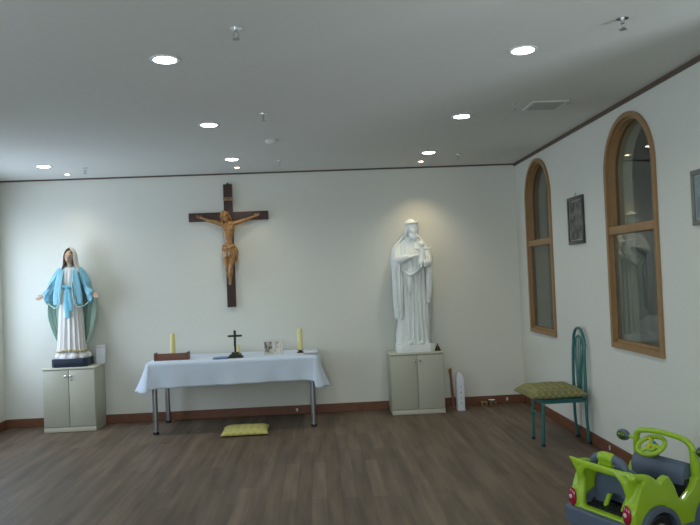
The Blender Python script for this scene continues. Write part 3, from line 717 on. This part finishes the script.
tube(r, ring+[ring[0]], .0065, 8, 2, closed=True)
for k in range(12):
    a = 2*PI*k/12+.2; p = Vector((math.cos(a)*.045, math.sin(a)*.049+.004, .026)); q = p+Vector((math.cos(a)*.014, math.sin(a)*.014, .012*(1 if k % 2 else -.6)))
    cyl(r, hc_+RH @ p, hc_+RH @ q, .003, 6, .0005)
obj('thorn_crown', r, GOLDW, corp)
for x, z, y in ((-.305, 2.142, Y0), (.305, 2.142, Y0), (.002, 1.435, Y0-.03)): r = B(); cyl(r, W(x, z, y-.002), W(x, z, -.03), .003, 8); lathe(r, [(.007, 0), (.007, .003), (.0005, .004)], W(x, z, y-.002), 8); obj('nail', r, BRONZE, t)

# ------------------------------------------------------------ statue in the blue mantle
t = empty('marian_statue', (-2.548, 7.325, .645), 0, 'painted statue in a blue mantle with open hands on the left cabinet', 'statue'); t.scale = (.94, 1, 1)
r = B(); prism(r, [(-.188, -.10), (-.155, -.135), (.155, -.135), (.188, -.10), (.188, .10), (.155, .135), (-.155, .135), (-.188, .10)], 'z', 0, .085, .006); obj('plinth', r, NAVY, t)
r = B(); ell(r, (0, 0, .095), (.168, .125, .085), 32, 16)
for x, y, q in ((-.11, -.05, .05), (.11, -.05, .05), (-.04, -.085, .045), (.05, -.09, .045), (-.14, .02, .045), (.14, .02, .045)): ell(r, (x, y, .105), (q*1.2, q, q), 16, 10)
box(r, -.15, .15, -.10, .10, .082, .11, .01); link('cloud_base', fuse(r, .005, 3), GOWN, t)
# one continuous body
r = B()
HC = Vector((.005, -.012, 1.115))
RM = Matrix.Rotation(.10, 3, 'Y') @ Matrix.Rotation(.12, 3, 'X')
head(r, HC, (.050, .060, .073), RM)
tube(r, [(0, .01, .95), (0, .004, 1.0), (.003, 0, 1.07)], [.045, .032, .028], 16, 3)
tube(r, [(0, .0, .30), (0, 0, .55), (0, 0, .74), (0, 0, .81), (0, 0, .92), (0, .004, .985)], [.085, .092, .090, .070, .092, .060], 20, 4, flat=.66, up=(0, 1, 0))
for s in (-1, 1):
    tube(r, [(s*.07, .005, .965), (s*.135, .005, .93), (s*.20, -.015, .80), (s*.262, -.065, .735)], [.040, .038, .028, .0175], 14, 4)
    hand(r, (s*.262, -.065, .735), (s*.62, -.45, -.50), (s*.15, -.85, .45), (s*.3, -.2, .9), .10, .18, .16)
    tube(r, [(s*.05, .0, .34), (s*.05, -.01, .22), (s*.05, -.03, .165)], [.05, .032, .028], 12, 3); tube(r, [(s*.05, -.03, .165), (s*.055, -.10, .165)], [.024, .020], 12, 1)
body = link('figure', fuse(r, .0042, 1), SKIN, t)
r = B()
for s in (-1, 1): ell(r, HC+RM @ Vector((s*.018, -.0515, .004)), (.0085, .005, .0045), 12, 8)
obj('eyes', r, EYE, body)
r = B()
for s in (-1, 1): tube(r, [HC+RM @ Vector((s*.008, -.0605, .018)), HC+RM @ Vector((s*.019, -.058, .0225)), HC+RM @ Vector((s*.030, -.050, .018))], .0022, 6, 3)
obj('eyebrows', r, HAIR, body)
r = B(); ell(r, HC+RM @ Vector((0, -.0605, -.040)), (.013, .005, .0050), 12, 8); obj('lips', r, LIP, body)
# gown
ff = foldfn(9, 17, .7)
r = B(); drape(r, [(.155, 0, -.01, .150, .118, .16), (.20, 0, -.005, .140, .108, .15), (.40, 0, 0, .128, .096, .13), (.62, 0, 0, .115, .088, .10), (.76, 0, 0, .100, .080, .06), (.81, 0, 0, .080, .066, .06), (.88, 0, 0, .096, .076, .07), (.95, 0, .0, .098, .070, .05), (.995, 0, .004, .066, .052, .03), (1.01, 0, .004, .046, .042, .02)], 180, ff, nz=7)
gown = obj('gown', r, GOWN, t, 'all')
r = B()
for k in range(26): a = 2*PI*k/26; ell(r, (math.cos(a)*.156, -.01+math.sin(a)*.124, .162+.008*math.sin(3*a)), (.020, .020, .009), 10, 6)
link('hem_ruffle', fuse(r, .004, 1), GILT, gown)
# sash with knot and tails
r = B(); drape(r, [(.785, 0, 0, .094, .078, .02), (.80, 0, 0, .090, .075, .03), (.825, 0, 0, .090, .074, .02)], 64, foldfn(6, 9, 2), nz=3)
ell(r, (0, -.092, .805), (.022, .016, .020))
for s in (-1, 1): ell(r, (s*.030, -.088, .812), (.026, .012, .016), 14, 10, Matrix.Rotation(s*-.3, 4, 'Y'))
sash = link('sash', fuse(r, .004, 1), SASH, t)
r = B()
tube(r, [(-.004, -.094, .80), (-.010, -.112, .70), (-.004, -.122, .60), (.010, -.128, .50)], [.016, .022, .028, .030], 14, 4, flat=.3, up=(0, 1, 0))
tube(r, [(.006, -.092, .80), (.022, -.108, .72), (.034, -.116, .64), (.036, -.12, .57)], [.014, .020, .024, .024], 14, 4, flat=.3, up=(0, 1, 0))
link('sash_tail', fuse(r, .004, 1), SASH, sash)
# mantle: cape behind, sleeves of cloth over the arms, front panels
r = B()
drape(r, [(.215, -.01, .045, .140, .075, .10), (.30, -.015, .045, .185, .08, .10), (.48, -.02, .045, .235, .085, .10), (.64, -.01, .04, .245, .085, .08), (.78, 0, .03, .215, .080, .06), (.92, 0, .02, .160, .070, .04), (.985, 0, .012, .105, .060, .02), (1.01, 0, .01, .06, .05, 0)], 140, foldfn(8, 15, 2.2), t0=-.10, t1=PI+.10, nz=7)
cape = obj('cape', r, MANTIN, t, 'all'); solidify(cape, .010, 0)
r = B()
for s in (-1, 1):
    # hanging sleeve of cloth: vertical ellipse sections along the arm
    rings = []; path = [(s*.085, .012, .955, .040, .055), (s*.135, .01, .90, .055, .085), (s*.175, -.005, .83, .062, .125), (s*.215, -.035, .765, .055, .140), (s*.245, -.055, .735, .040, .120), (s*.262, -.068, .725, .026, .085)]
    P5 = []
    for i in range(len(path)-1):
        for k in range(6):
            f = k/6; P5.append([path[i][q]*(1-f)+path[i+1][q]*f for q in range(5)])
    P5.append(list(path[-1]))
    for i, (x, y, z, a, hgt) in enumerate(P5):
        row = []
        for j in range(40):
            th = 2*PI*j/40; c_, s_ = math.cos(th), math.sin(th)
            fl = 1+.16*math.sin(6*th+i*.30)+.10*math.sin(11*th-i*.2)
            zz = z+.022+(s_*.028 if s_ > 0 else s_*hgt)
            row.append(r.verts.new((x+s*.25*(s_*.04 if s_ < 0 else 0), y+c_*a*fl, zz)))
        rings.append(row)
    for a in range(len(rings)-1):
        for j in range(40): r.faces.new((rings[a][j], rings[a][(j+1) % 40], rings[a+1][(j+1) % 40], rings[a+1][j]))
    r.faces.new(rings[0]); r.faces.new(rings[-1])
    # front panel falling from the shoulder beside the gown
    tube(r, [(s*.062, -.040, .985), (s*.080, -.070, .92), (s*.100, -.082, .82), (s*.115, -.088, .72), (s*.118, -.085, .64)], [.028, .036, .040, .042, .030], 18, 5, flat=.36, up=(0, 1, 0))
    for q in range(4): tube(r, [(s*(.055+.012*q), -.058, .98), (s*(.066+.016*q), -.084+.003*q, .90), (s*(.078+.019*q), -.098+.004*q, .80), (s*(.086+.021*q), -.102+.005*q, .70), (s*(.084+.022*q), -.094+.004*q, .63-.008*(q % 2))], [.006, .0075, .008, .008, .004], 8, 4)
    tube(r, [(s*.045, .012, .99), (s*.095, .004, .965), (s*.145, -.002, .90), (s*.185, -.016, .83)], [.040, .052, .054, .05], 16, 4)
link('mantle', fuse(r, .0042, 1), MANT, t)
r = B()
for s in (-1, 1): tube(r, [(s*.040, -.066, .99), (s*.048, -.098, .92), (s*.058, -.114, .82), (s*.068, -.120, .72), (s*.085, -.115, .635), (s*.125, -.108, .60), (s*.17, -.08, .615), (s*.215, -.075, .65)], .0055, 8, 4)
obj('mantle_border', r, MANTIN, t)
# hair and veil
r = B(); ell(r, HC+Vector((0, .016, .018)), (.056, .056, .068), 24, 16)
for s in (-1, 1): tube(r, [HC+Vector((s*.030, -.034, .052)), HC+Vector((s*.052, -.020, .010)), HC+Vector((s*.058, -.012, -.05)), HC+Vector((s*.068, -.018, -.105))], [.012, .015, .017, .012], 12, 5)
link('hair', fuse(r, .004, 1), HAIR, body)
r = B(); nu, nv = 60, 26; rows = []
prof = [(0.0, .100, 0), (.030, .094, 0), (.055, .070, .0), (.068, .035, 0), (.074, .0, 0), (.078, -.045, .0), (.088, -.09, 0), (.112, -.125, 0), (.135, -.165, 0)]
for i, (rad, dz, _) in enumerate(prof):
    row = []
    for j in range(nu+1):
        op = .78 if i > 2 else .78*(i/3)+.0
        th = -PI/2+op+(2*PI-2*op)*j/nu
        k = 1+.03*math.sin(11*th+i*.4)
        row.append(r.verts.new((HC.x+math.cos(th)*(rad*1.02+.001)*k, HC.y+.012+math.sin(th)*(rad*(.98 if i < 6 else .62)+.001)*k, HC.z+dz)))
    rows.append(row)
for a in range(len(rows)-1):
    for j in range(nu): r.faces.new((rows[a][j], rows[a][j+1], rows[a+1][j+1], rows[a+1][j]))
bmesh.ops.remove_doubles(r, verts=r.verts, dist=.0015)
veil = obj('veil', r, VEIL, t, 'all'); m_ = veil.modifiers.new('s', 'SUBSURF'); m_.levels = m_.render_levels = 1; solidify(veil, .006, 0)
# white carton behind the statue
t = empty('white_box', (-2.302, 7.455, .645), .1, 'small white upright box on the left cabinet beside the painted statue', 'box')
r = B(); box(r, -.044, .044, -.032, .032, 0, .185, .002); obj('carton', r, WPAP, t)
r = B(); box(r, -.046, .046, -.034, .034, .160, .192, .002); obj('lid', r, WPLA, t)

# ------------------------------------------------------------ white saint statue
t = empty('saint_statue', (.980, 7.33, .632), 0, 'tall white glazed statue of a bearded robed man on the right cabinet', 'statue')
r = B(); prism(r, [(-.198, -.085), (-.15, -.135), (.15, -.135), (.198, -.085), (.198, .10), (.16, .135), (-.16, .135), (-.198, .10)], 'z', 0, .082, .005); obj('plinth', r, PLAST, t)
r = B(); HS = Vector((.018, -.03, 1.285)); RS = Matrix.Rotation(.14, 3, 'X') @ Matrix.Rotation(.25, 3, 'Z')
head(r, HS, (.058, .070, .088), RS, beard=1)
tube(r, [(0, 0, 1.08), (.006, -.004, 1.15), (.014, -.014, 1.24)], [.06, .046, .042], 16, 3)
tube(r, [(0, 0, .2), (0, 0, .5), (0, 0, .8), (0, 0, 1.0), (0, 0, 1.12), (.003, 0, 1.17)], [.10, .11, .115, .13, .12, .06], 22, 4, flat=.62, up=(0, 1, 0))
# right arm (viewer left) across the waist up to the child, left arm under the child
tube(r, [(-.11, 0, 1.10), (-.165, .01, 1.02), (-.165, -.05, .93), (-.10, -.12, .955), (-.03, -.14, .985)], [.050, .048, .038, .030, .022], 14, 4)
hand(r, (-.035, -.14, .985), (1, -.1, .35), (0, .4, -1), (0, -.3, 1), .12, .25)
tube(r, [(.11, 0, 1.10), (.175, .01, 1.01), (.185, -.04, .92), (.14, -.115, .90), (.10, -.14, .905)], [.050, .048, .038, .032, .022], 14, 4)
hand(r, (.115, -.135, .905), (-1, -.2, .05), (0, -.2, 1), (0, -1, .2), .12, .35)
for s in (-1, 1): tube(r, [(s*.055, -.06, .10), (s*.062, -.125, .093)], [.030, .024], 12, 1)
body = link('figure', fuse(r, .0048, 1), PLAST, t)
r = B()
for k in range(9):
    a = (k-4)/4; tube(r, [HS+RS @ Vector((a*.040, -.052+.02*abs(a), -.045)), HS+RS @ Vector((a*.036, -.072+.02*abs(a), -.085)), HS+RS @ Vector((a*.018, -.068, -.135+.03*abs(a)))], [.010, .012, .005], 8, 4)
tube(r, [HS+RS @ Vector((-.024, -.068, -.040)), HS+RS @ Vector((0, -.078, -.034)), HS+RS @ Vector((.024, -.068, -.040))], [.005, .008, .005], 8, 4)
link('beard', fuse(r, .0035, 1), PLAST, body)
r = B(); ell(r, HS+RS @ Vector((0, .030, .024)), (.064, .066, .078), 24, 16)
for s in (-1, 1):
    for q in range(3): tube(r, [HS+RS @ Vector((s*.050, -.022+q*.02, .045)), HS+RS @ Vector((s*.070, -.012+q*.02, -.02)), HS+RS @ Vector((s*.072, q*.02, -.08)), HS+RS @ Vector((s*(.082), .0+q*.02, -.135))], [.010, .013, .013, .007], 8, 4)
tube(r, [HS+RS @ Vector((math.cos(a)*.061, math.sin(a)*.072+.010, .056-.012*math.sin(a))) for a in [2*PI*k/16 for k in range(17)]], .011, 8, 2, closed=True)
link('hair', fuse(r, .004, 1), PLAST, body)
ff = foldfn(10, 19, 1.9)
r = B(); drape(r, [(.078, .005, -.005, .156, .108, .36), (.14, .005, 0, .148, .104, .36), (.35, .005, 0, .138, .098, .34), (.60, .004, 0, .140, .100, .30), (.85, 0, 0, .148, .108, .20), (1.0, 0, 0, .152, .102, .09), (1.10, 0, 0, .140, .088, .05), (1.17, .004, 0, .085, .062, .04), (1.20, .008, -.004, .055, .05, .02)], 190, ff, nz=7)
obj('robe', r, PLAST, t, 'all')
# cloak over shoulders with long hanging sleeves
r = B()
drape(r, [(.34, 0, .035, .165, .10, .18), (.60, 0, .035, .18, .105, .16), (.85, 0, .03, .192, .108, .12), (1.0, 0, .025, .20, .105, .06), (1.10, 0, .018, .170, .090, .05), (1.17, .003, .012, .115, .072, .03), (1.215, .008, .01, .075, .06, .02)], 160, foldfn(9, 17, 3.1), t0=-.55, t1=PI+.55, nz=7)
ck = obj('cloak', r, PLAST, t, 'all'); solidify(ck, .014, 0)
r = B()
# viewer-left hanging sleeve
drape(r, [(.335, -.140, -.045, .020, .028, .3), (.45, -.145, -.045, .034, .044, .32), (.60, -.150, -.045, .045, .056, .28), (.80, -.156, -.04, .052, .066, .2), (.93, -.150, -.045, .056, .070, .08), (1.03, -.148, -.01, .054, .062, .05), (1.10, -.12, 0, .05, .05, .03)], 60, foldfn(5, 9, .4), nz=7)
drape(r, [(.50, .155, -.045, .022, .030, .3), (.60, .158, -.045, .032, .042, .3), (.72, .162, -.045, .040, .052, .24), (.86, .168, -.045, .046, .060, .10), (.94, .168, -.04, .048, .060, .08), (1.03, .150, -.01, .052, .060, .05), (1.10, .12, 0, .05, .05, .03)], 60, foldfn(5, 9, 1.4), nz=7)
tube(r, [(-.155, -.07, .955), (-.10, -.118, .965), (-.052, -.136, .985)], [.045, .042, .034], 14, 4); tube(r, [(.165, -.06, .93), (.15, -.10, .915), (.115, -.126, .91)], [.045, .042, .034], 14, 4)
link('sleeves', fuse(r, .0048, 1), PLAST, t)
r = B(); tube(r, [(-.10, -.10, .86), (-.03, -.118, .80), (.05, -.12, .85), (.12, -.10, .90)], [.018, .030, .034, .020], 12, 5, flat=.6)
tube(r, [(-.02, -.118, .86), (-.035, -.125, .72), (-.03, -.12, .62)], [.022, .030, .014], 12, 4, flat=.45, up=(0, 1, 0)); link('waist_fold', fuse(r, .0045, 1), PLAST, t)
# the infant on his arm, arms held out
r = B(); ic = Vector((.100, -.135, 1.115))
head(r, ic, (.030, .034, .038), Matrix.Rotation(.2, 3, 'Z'))
tube(r, [ic+Vector((0, .004, -.035)), ic+Vector((0, .004, -.06)), ic+Vector((0, 0, -.11)), ic+Vector((-.004, -.006, -.17)), ic+Vector((-.010, -.012, -.20))], [.014, .030, .036, .042, .032], 16, 4)
for s in (-1, 1):
    tube(r, [ic+Vector((s*.022, 0, -.055)), ic+Vector((s*.050, -.018, -.052)), ic+Vector((s*.075, -.036, -.042))], [.014, .012, .008], 10, 4)
    hand(r, ic+Vector((s*.073, -.036, -.042)), (s, -.4, .3), (0, -.5, .8), (0, -.8, .4), .032, .2)
    tube(r, [ic+Vector((s*.018, -.01, -.18)), ic+Vector((s*.022, -.045, -.19)), ic+Vector((s*.02, -.05, -.225)), ic+Vector((s*.02, -.062, -.232))], [.020, .017, .011, .009], 10, 4)
link('infant', fuse(r, .003, 1), PLAST, t)
# small bell-shaped figurine
t = empty('small_bell', (1.212, 7.27, .632), 0, 'tiny dark bell-shaped ornament right of the white statue', 'ornament')
r = B(); lathe(r, [(.030, 0), (.032, .008), (.024, .022), (.016, .042), (.010, .052), (.0005, .054)], seg=24); obj('bell', r, BRONZE, t)
r = B(); tube(r, [(0, 0, .052), (0, 0, .060), (0, 0, .074)], [.004, .007, .003], 10, 3); obj('handle', r, BRONZE, t)

# ------------------------------------------------------------ carton, framed board and blocks by the wall
t = empty('standing_carton', (1.432, 7.30, 0), 0, 'tall narrow white carton standing beside the right cabinet', 'box')
r = B(); prism(r, [(-.038, 0), (.038, 0), (.038, .335), (.010, .385), (-.020, .385), (-.038, .350)], 'y', -.05, .05, .002); cb = obj('carton', r, WPAP, t)
for k in range(4): r = B(); box(r, -.004+.002*(k % 2), .006, -.0515, -.0500, .07+k*.055, .088+k*.055); obj('printed_mark', r, mat('faded_print', (.30, .34, .42), .7) if k == 0 else bpy.data.materials['faded_print'], cb, False)
t = empty('leaning_board', (1.372, 7.44, 0), 0, 'thin brown wooden board leaning behind the white carton', 'board')
r = B(); prism(r, [(-.085, 0), (-.070, 0), (.055, .405), (.042, .41)], 'x', -.012, .012, .002); obj('board', r, BOXW, t)
r = B(); box(r, -.020, .020, .045, .072, .36, .425, .004); obj('yellow_end', r, GILT, t)
LTW = mat('raw_wood_block', (.23, .13, .06), .7, var=.25, vscale=30)
for i, (x, y, lb) in enumerate(((1.716, 7.46, 'small brown wooden block on the floor by the baseboard, left of two'), (1.808, 7.46, 'small brown wooden block under the white dish by the baseboard'))):
    t = empty('wooden_block', (x, y, 0), .1*i, lb, 'block', 'small wooden blocks by the back baseboard')
    r = B(); box(r, -.036, .036, -.032, .032, 0, .048, .004); obj('body', r, LTW, t)
    r = B(); box(r, -.012, .012, -.0335, -.030, .012, .036, .002); obj('knob_plate', r, DARKW, t)
r = B(); lathe(r, [(.018, 0), (.022, .003), (.036, .010), (.038, .013), (.030, .009), (.0005, .006)], seg=28)
o = obj('small_dish', r, WPAP, None, loc=(1.800, 7.455, .0485)); tag(o, 'small white dish resting on the right wooden block', 'dish')

# ------------------------------------------------------------ wall pictures
def picture(loc, w_, h, fm, am, lb, fw_=.028):
    t = empty('framed_picture', loc, 0, lb, 'picture', 'pictures on the right wall')
    r = B(); x = -.020
    for q in ((-w_/2, w_/2, 0, fw_), (-w_/2, w_/2, h-fw_, h), (-w_/2, -w_/2+fw_, fw_, h-fw_), (w_/2-fw_, w_/2, fw_, h-fw_)): box(r, x, 0, q[0], q[1], q[2], q[3], .003)
    obj('frame', r, fm, t)
    r = B(); box(r, -.010, -.002, -w_/2+fw_, w_/2-fw_, fw_, h-fw_); a = obj('artwork', r, am, t, False)
    r = B()
    for q in ((-1, 0), (1, 0)): y = q[0]*(w_/2-fw_-.008); box(r, -.0125, -.0095, y-.002, y+.002, fw_+.008, h-fw_-.008)
    for z in (fw_+.008, h-fw_-.008): box(r, -.0125, -.0095, -w_/2+fw_+.008, w_/2-fw_-.008, z-.002, z+.002)
    obj('inlay_line', r, VENTM, a, False)
    r = B(); tube(r, [(-.006, -.02, h-.002), (-.006, 0, h+.026), (-.006, .02, h-.002)], .0015, 6, 1); tube(r, [(-.008, 0, h+.026), (0, 0, h+.028)], .003, 8, 1); obj('hanger', r, STEEL, t)
    return t
FRD = mat('dark_lacquer_frame', (.035, .036, .035), .3, var=.1, coat=.4); FRG = mat('grey_wood_frame', (.20, .20, .17), .5, var=.15, vscale=20)
picture((XR-.001, 5.768, 1.635), .345, .40, FRD, ARTD, 'dark lacquered inlay picture between the two arched windows')
picture((XR-.001, 3.765, 1.655), .345, .315, FRG, ARTB, 'grey framed pale blue picture at the right edge')

# ------------------------------------------------------------ toy car (x forward, y left, z up)
t = empty('ride_on_toy_car', (1.42, 3.555, 0), .42, 'lime green ride-on toy car on the floor by the right wall', 'toy car', sc=.98); t.scale = (.98, 1.05, 1.01)
def wheel(x, y, s):
    r = B(); bm = r
    seg = 40; prof = [(.060, -.032), (.090, -.034), (.100, -.026), (.104, 0), (.100, .026), (.090, .034), (.060, .032)]
    rs = []
    for rad, yy in prof: rs.append([bm.verts.new((x+rad*(1+(.012 if j % 2 and rad > .098 else 0))*math.cos(2*PI*j/seg), y+yy, .1055+rad*(1+(.012 if j % 2 and rad > .098 else 0))*math.sin(2*PI*j/seg))) for j in range(seg)])
    for a in range(len(rs)): 
        bq = (a+1) % len(rs)
        for j in range(seg): bm.faces.new((rs[a][j], rs[a][(j+1) % seg], rs[bq][(j+1) % seg], rs[bq][j]))
    wo = obj('wheel', r, CARK, t)
    r = B(); cyl(r, (x, y-.026, .1055), (x, y+.026, .1055), .062, 28)
    for k in range(5): a = 2*PI*k/5; tube(r, [(x, y+s*.030, .1055), (x+.05*math.cos(a), y+s*.028, .1055+.05*math.sin(a))], [.014, .010], 8, 1)
    ell(r, (x, y+s*.03, .1055), (.018, .010, .018)); obj('hub', r, mat_hub, wo)
mat_hub = mat('toy_hub_grey', (.30, .31, .30), .35, .3)
for x in (.135, .545):
    for s in (-1, 1): wheel(x, s*.185, s)
# lower dark body: bumper, sills, arches
r = B()
prism(r, [(-.050, -.222), (-.068, -.12), (-.072, 0), (-.068, .12), (-.050, .225), (.03, .228), (.06, .16), (.06, -.16), (.03, -.222)], 'z', .075, .175, .015, 3)
for s in (-1, 1):
    box(r, .25, .44, *sorted((s*.150, s*.215)), .065, .125, .015)
prism(r, [(.63, -.18), (.70, -.10), (.71, 0), (.70, .10), (.63, .18), (.58, .18), (.58, -.18)], 'z', .07, .15, .012, 3)
box(r, .0, .66, -.13, .13, .085, .125, .01)
link('bumper', fuse(r, .006, 3), CARB, t)
def arch_ring(x, s, r0_, r1_, y0, y1):
    r = B(); n = 20; A = []
    for k in range(n+1):
        a = -.15+(PI+.30)*k/n; A.append([r.verts.new((x+q*math.cos(a), yy, .105+q*math.sin(a))) for q, yy in ((r0_, y0), (r1_, y0), (r1_-.01, y1), (r0_, y1))])
    for k in range(n):
        for j in range(4): r.faces.new((A[k][j], A[k][(j+1) % 4], A[k+1][(j+1) % 4], A[k+1][j]))
    r.faces.new(A[0]); r.faces.new(A[-1])
    obj('wheel_arch', r, CARB, t)
for x in (.135, .545):
    for s in (-1, 1): arch_ring(x, s, .116, .150, s*.14, s*.228)
# green shell
r = B()
def side(s):
    poly = [(-.02, .165), (-.025, .24), (.0, .30), (.03, .355), (.06, .385), (.12, .375), (.145, .352), (.165, .345), (.195, .370), (.225, .378), (.262, .330), (.30, .25), (.335, .235), (.41, .285), (.44, .335), (.50, .335), (.58, .30), (.66, .25), (.69, .20), (.69, .14),
            (.675, .13)]
    for k in range(9): a = PI*k/8; poly.append((.545+.132*math.cos(a), .115+.132*math.sin(a)))
    poly += [(.40, .115), (.28, .115)]
    for k in range(9): a = PI*k/8; poly.append((.135+.132*math.cos(a), .115+.132*math.sin(a)))
    prism(r, poly, 'y', *sorted((s*.165, s*.205)), .0)
for s in (-1, 1): side(s)
# rear posts leaning to the spoiler and the spoiler bar with flared tips
for s in (-1, 1):
    tube(r, [(-.012, s*.150, .165), (-.004, s*.150, .23), (.010, s*.150, .30), (.008, s*.160, .36), (-.002, s*.178, .395)], [.030, .026, .022, .024, .022], 14, 5)
    ell(r, (-.015, s*.172, .21), (.032, .036, .062))
tube(r, [(-.020, .205, .422), (-.010, .17, .405), (.006, .09, .395), (.010, 0, .393), (.006, -.09, .395), (-.002, -.17, .400), (.0, -.195, .400)], [.008, .019, .021, .021, .021, .022, .012], 14, 5, flat=.65, up=(1, 0, 0))
tube(r, [(.0, .175, .395), (.08, .185, .385), (.14, .185, .355)], [.020, .020, .018], 12, 4); tube(r, [(.0, -.175, .395), (.08, -.185, .385), (.14, -.185, .355)], [.020, .020, .018], 12, 4)
tube(r, [(0, -.15, .31), (.002, -.135, .365), (.004, -.085, .392)], [.018, .026, .016], 12, 4); tube(r, [(0, .15, .33), (.002, .14, .372), (.004, .105, .392)], [.016, .020, .014], 12, 4)
box(r, -.035, .06, -.16, .16, .160, .185, .01)                          # boot sill
for y in (-.05, .06): tube(r, [(.07, y, .18), (.10, y, .23), (.13, y, .26)], .014, 10, 3)
# bonnet
for k in range(1):
    prism(r, [(.44, .20), (.44, .325), (.50, .335), (.58, .305), (.66, .255), (.69, .20), (.69, .16), (.66, .16)], 'y', -.18, .18, .0)
shell = link('body_shell', fuse(r, .0055, 5), CARG, t)
r = B()
for k in range(6): box(r, .0+k*.022, .008+k*.022, -.13, .13, .186, .191)
for k in range(9): box(r, 0, .12, -.13+k*.032, -.124+k*.032, .184, .190)
obj('boot_grille', r, CARK, t, False)
r = B(); box(r, .03, .44, -.165, .165, .128, .155, .008); box(r, .40, .46, -.165, .165, .15, .32, .01); obj('cockpit_floor', r, CARK, t)
# seat with arched cut-out and headrest
poly = [(-.140, .15), (-.142, .30), (-.125, .365), (-.085, .395), (.085, .395), (.125, .365), (.142, .30), (.140, .15), (.070, .15), (.070, .19)]
for k in range(9): a = PI*k/8; poly.append((.072*math.cos(a), .20+.066*math.sin(a)))
poly += [(-.070, .19), (-.070, .15)]
poly = [(a+.012, c) for a, c in poly]
r = B(); prism(r, poly, 'x', .050, .090, .006, 2); prism(r, [(.12, .20), (.30, .205), (.30, .23), (.12, .24)], 'y', -.12, .12, .006)
bmesh.ops.transform(r, matrix=Matrix.Translation((.02, 0, 0)) @ Matrix.Rotation(.10, 4, 'Y'), verts=[v for v in r.verts if v.co.x < .126 and v.co.z > .24] if False else r.verts)
seat = link('seat', fuse(r, .005, 3), CARB, t)
r = B(); tube(r, [(.075, -.080, .37), (.075, -.060, .415), (.075, -.010, .435), (.075, .080, .435), (.075, .120, .415), (.075, .135, .37)], [.018, .022, .024, .024, .022, .018], 14, 5); obj('seat_rim', r, CARB, seat)
r = B(); tube(r, [(.072, .005, .437), (.072, .038, .440), (.072, .072, .437)], [.028, .029, .028], 16, 4); box(r, .05, .085, .0, .077, .38, .425, .01); link('headrest', fuse(r, .005, 3), CARG, seat)
# windscreen frame
r = B()
tube(r, [(.475, .172, .31), (.468, .174, .40), (.458, .166, .475), (.450, .140, .510), (.445, .08, .523), (.445, 0, .527), (.445, -.08, .523), (.450, -.140, .510), (.460, -.168, .475), (.468, -.176, .40), (.478, -.176, .31)], [.026, .021, .017, .016, .015, .015, .015, .016, .018, .024, .032], 14, 5)
link('windscreen_frame', fuse(r, .005, 2), CARG, t)
# dashboard
r = B(); prism(r, [(.39, .29), (.385, .345), (.405, .385), (.44, .400), (.48, .385), (.51, .34), (.49, .29)], 'y', -.158, .158, .012, 3); obj('dashboard', r, CARB, t)
# steering wheel, tilted towards the seat
sw = Matrix.Translation((.415, .040, .452)) @ Matrix.Rotation(-.55, 4, 'Y')
def T(p): return sw @ Vector(p)
r = B(); tube(r, [T((.072*math.cos(2*PI*k/24), .072*math.sin(2*PI*k/24), 0)) for k in range(25)], .0125, 12, 2, closed=True, up=(.3, .2, 1))
stw = obj('steering_wheel', r, CARG, t)
r = B(); ell(r, T((0, 0, -.006)), (.036, .036, .014), 24, 12, Matrix.Rotation(-.55, 4, 'Y'))
for k in range(3): a = 2*PI*k/3+.5; tube(r, [T((0, 0, -.004)), T((.068*math.cos(a), .068*math.sin(a), 0))], [.012, .010], 10, 1)
obj('wheel_spokes', r, CARG, stw)
for px, py, m_ in ((.0, .016, YEL), (-.016, -.010, ORG), (.018, -.010, BLU), (.040, .03, YEL)):
    r = B(); ell(r, T((px, py, .008)), (.009, .009, .006), 12, 8, Matrix.Rotation(-.55, 4, 'Y')); obj('button', r, m_, stw)
r = B(); cyl(r, T((0, 0, -.01)), T((0, 0, -.09)), .015, 14); obj('steering_column', r, CARK, stw)
# mirrors
MIRG = mat('mirror_dark_green', (.10, .16, .04), .2, .6)
PINK = mat('glint_pink', (.8, .45, .5), .15, coat=1)  # colour of the painted tail-light highlight
for s in (-1, 1):
    r = B(); tube(r, [(.455, s*.172, .462), (.450, s*.195, .465), (.445, s*.215, .468)], .009, 10, 3); mr = obj('mirror', r, CARG, t)
    r = B(); ell(r, (.445, s*.246, .468), (.027, .042, .032), 22, 14); obj('mirror_housing', r, CARB, mr)
    r = B(); ell(r, (.431, s*.246, .468), (.017, .033, .024), 20, 12); obj('mirror_glass', r, MIRG, mr)
# tail lights
for s in (-1, 1):
    r = B(); ell(r, (-.044, s*.172, .222), (.016, .024, .048), 22, 14); tl = obj('tail_light', r, RED, t)
    r = B(); ell(r, (-.058, s*.172, .226), (.006, .010, .012), 14, 10); obj('painted_glint', r, PINK, tl)  # pink bead put in as the highlight on the red lens
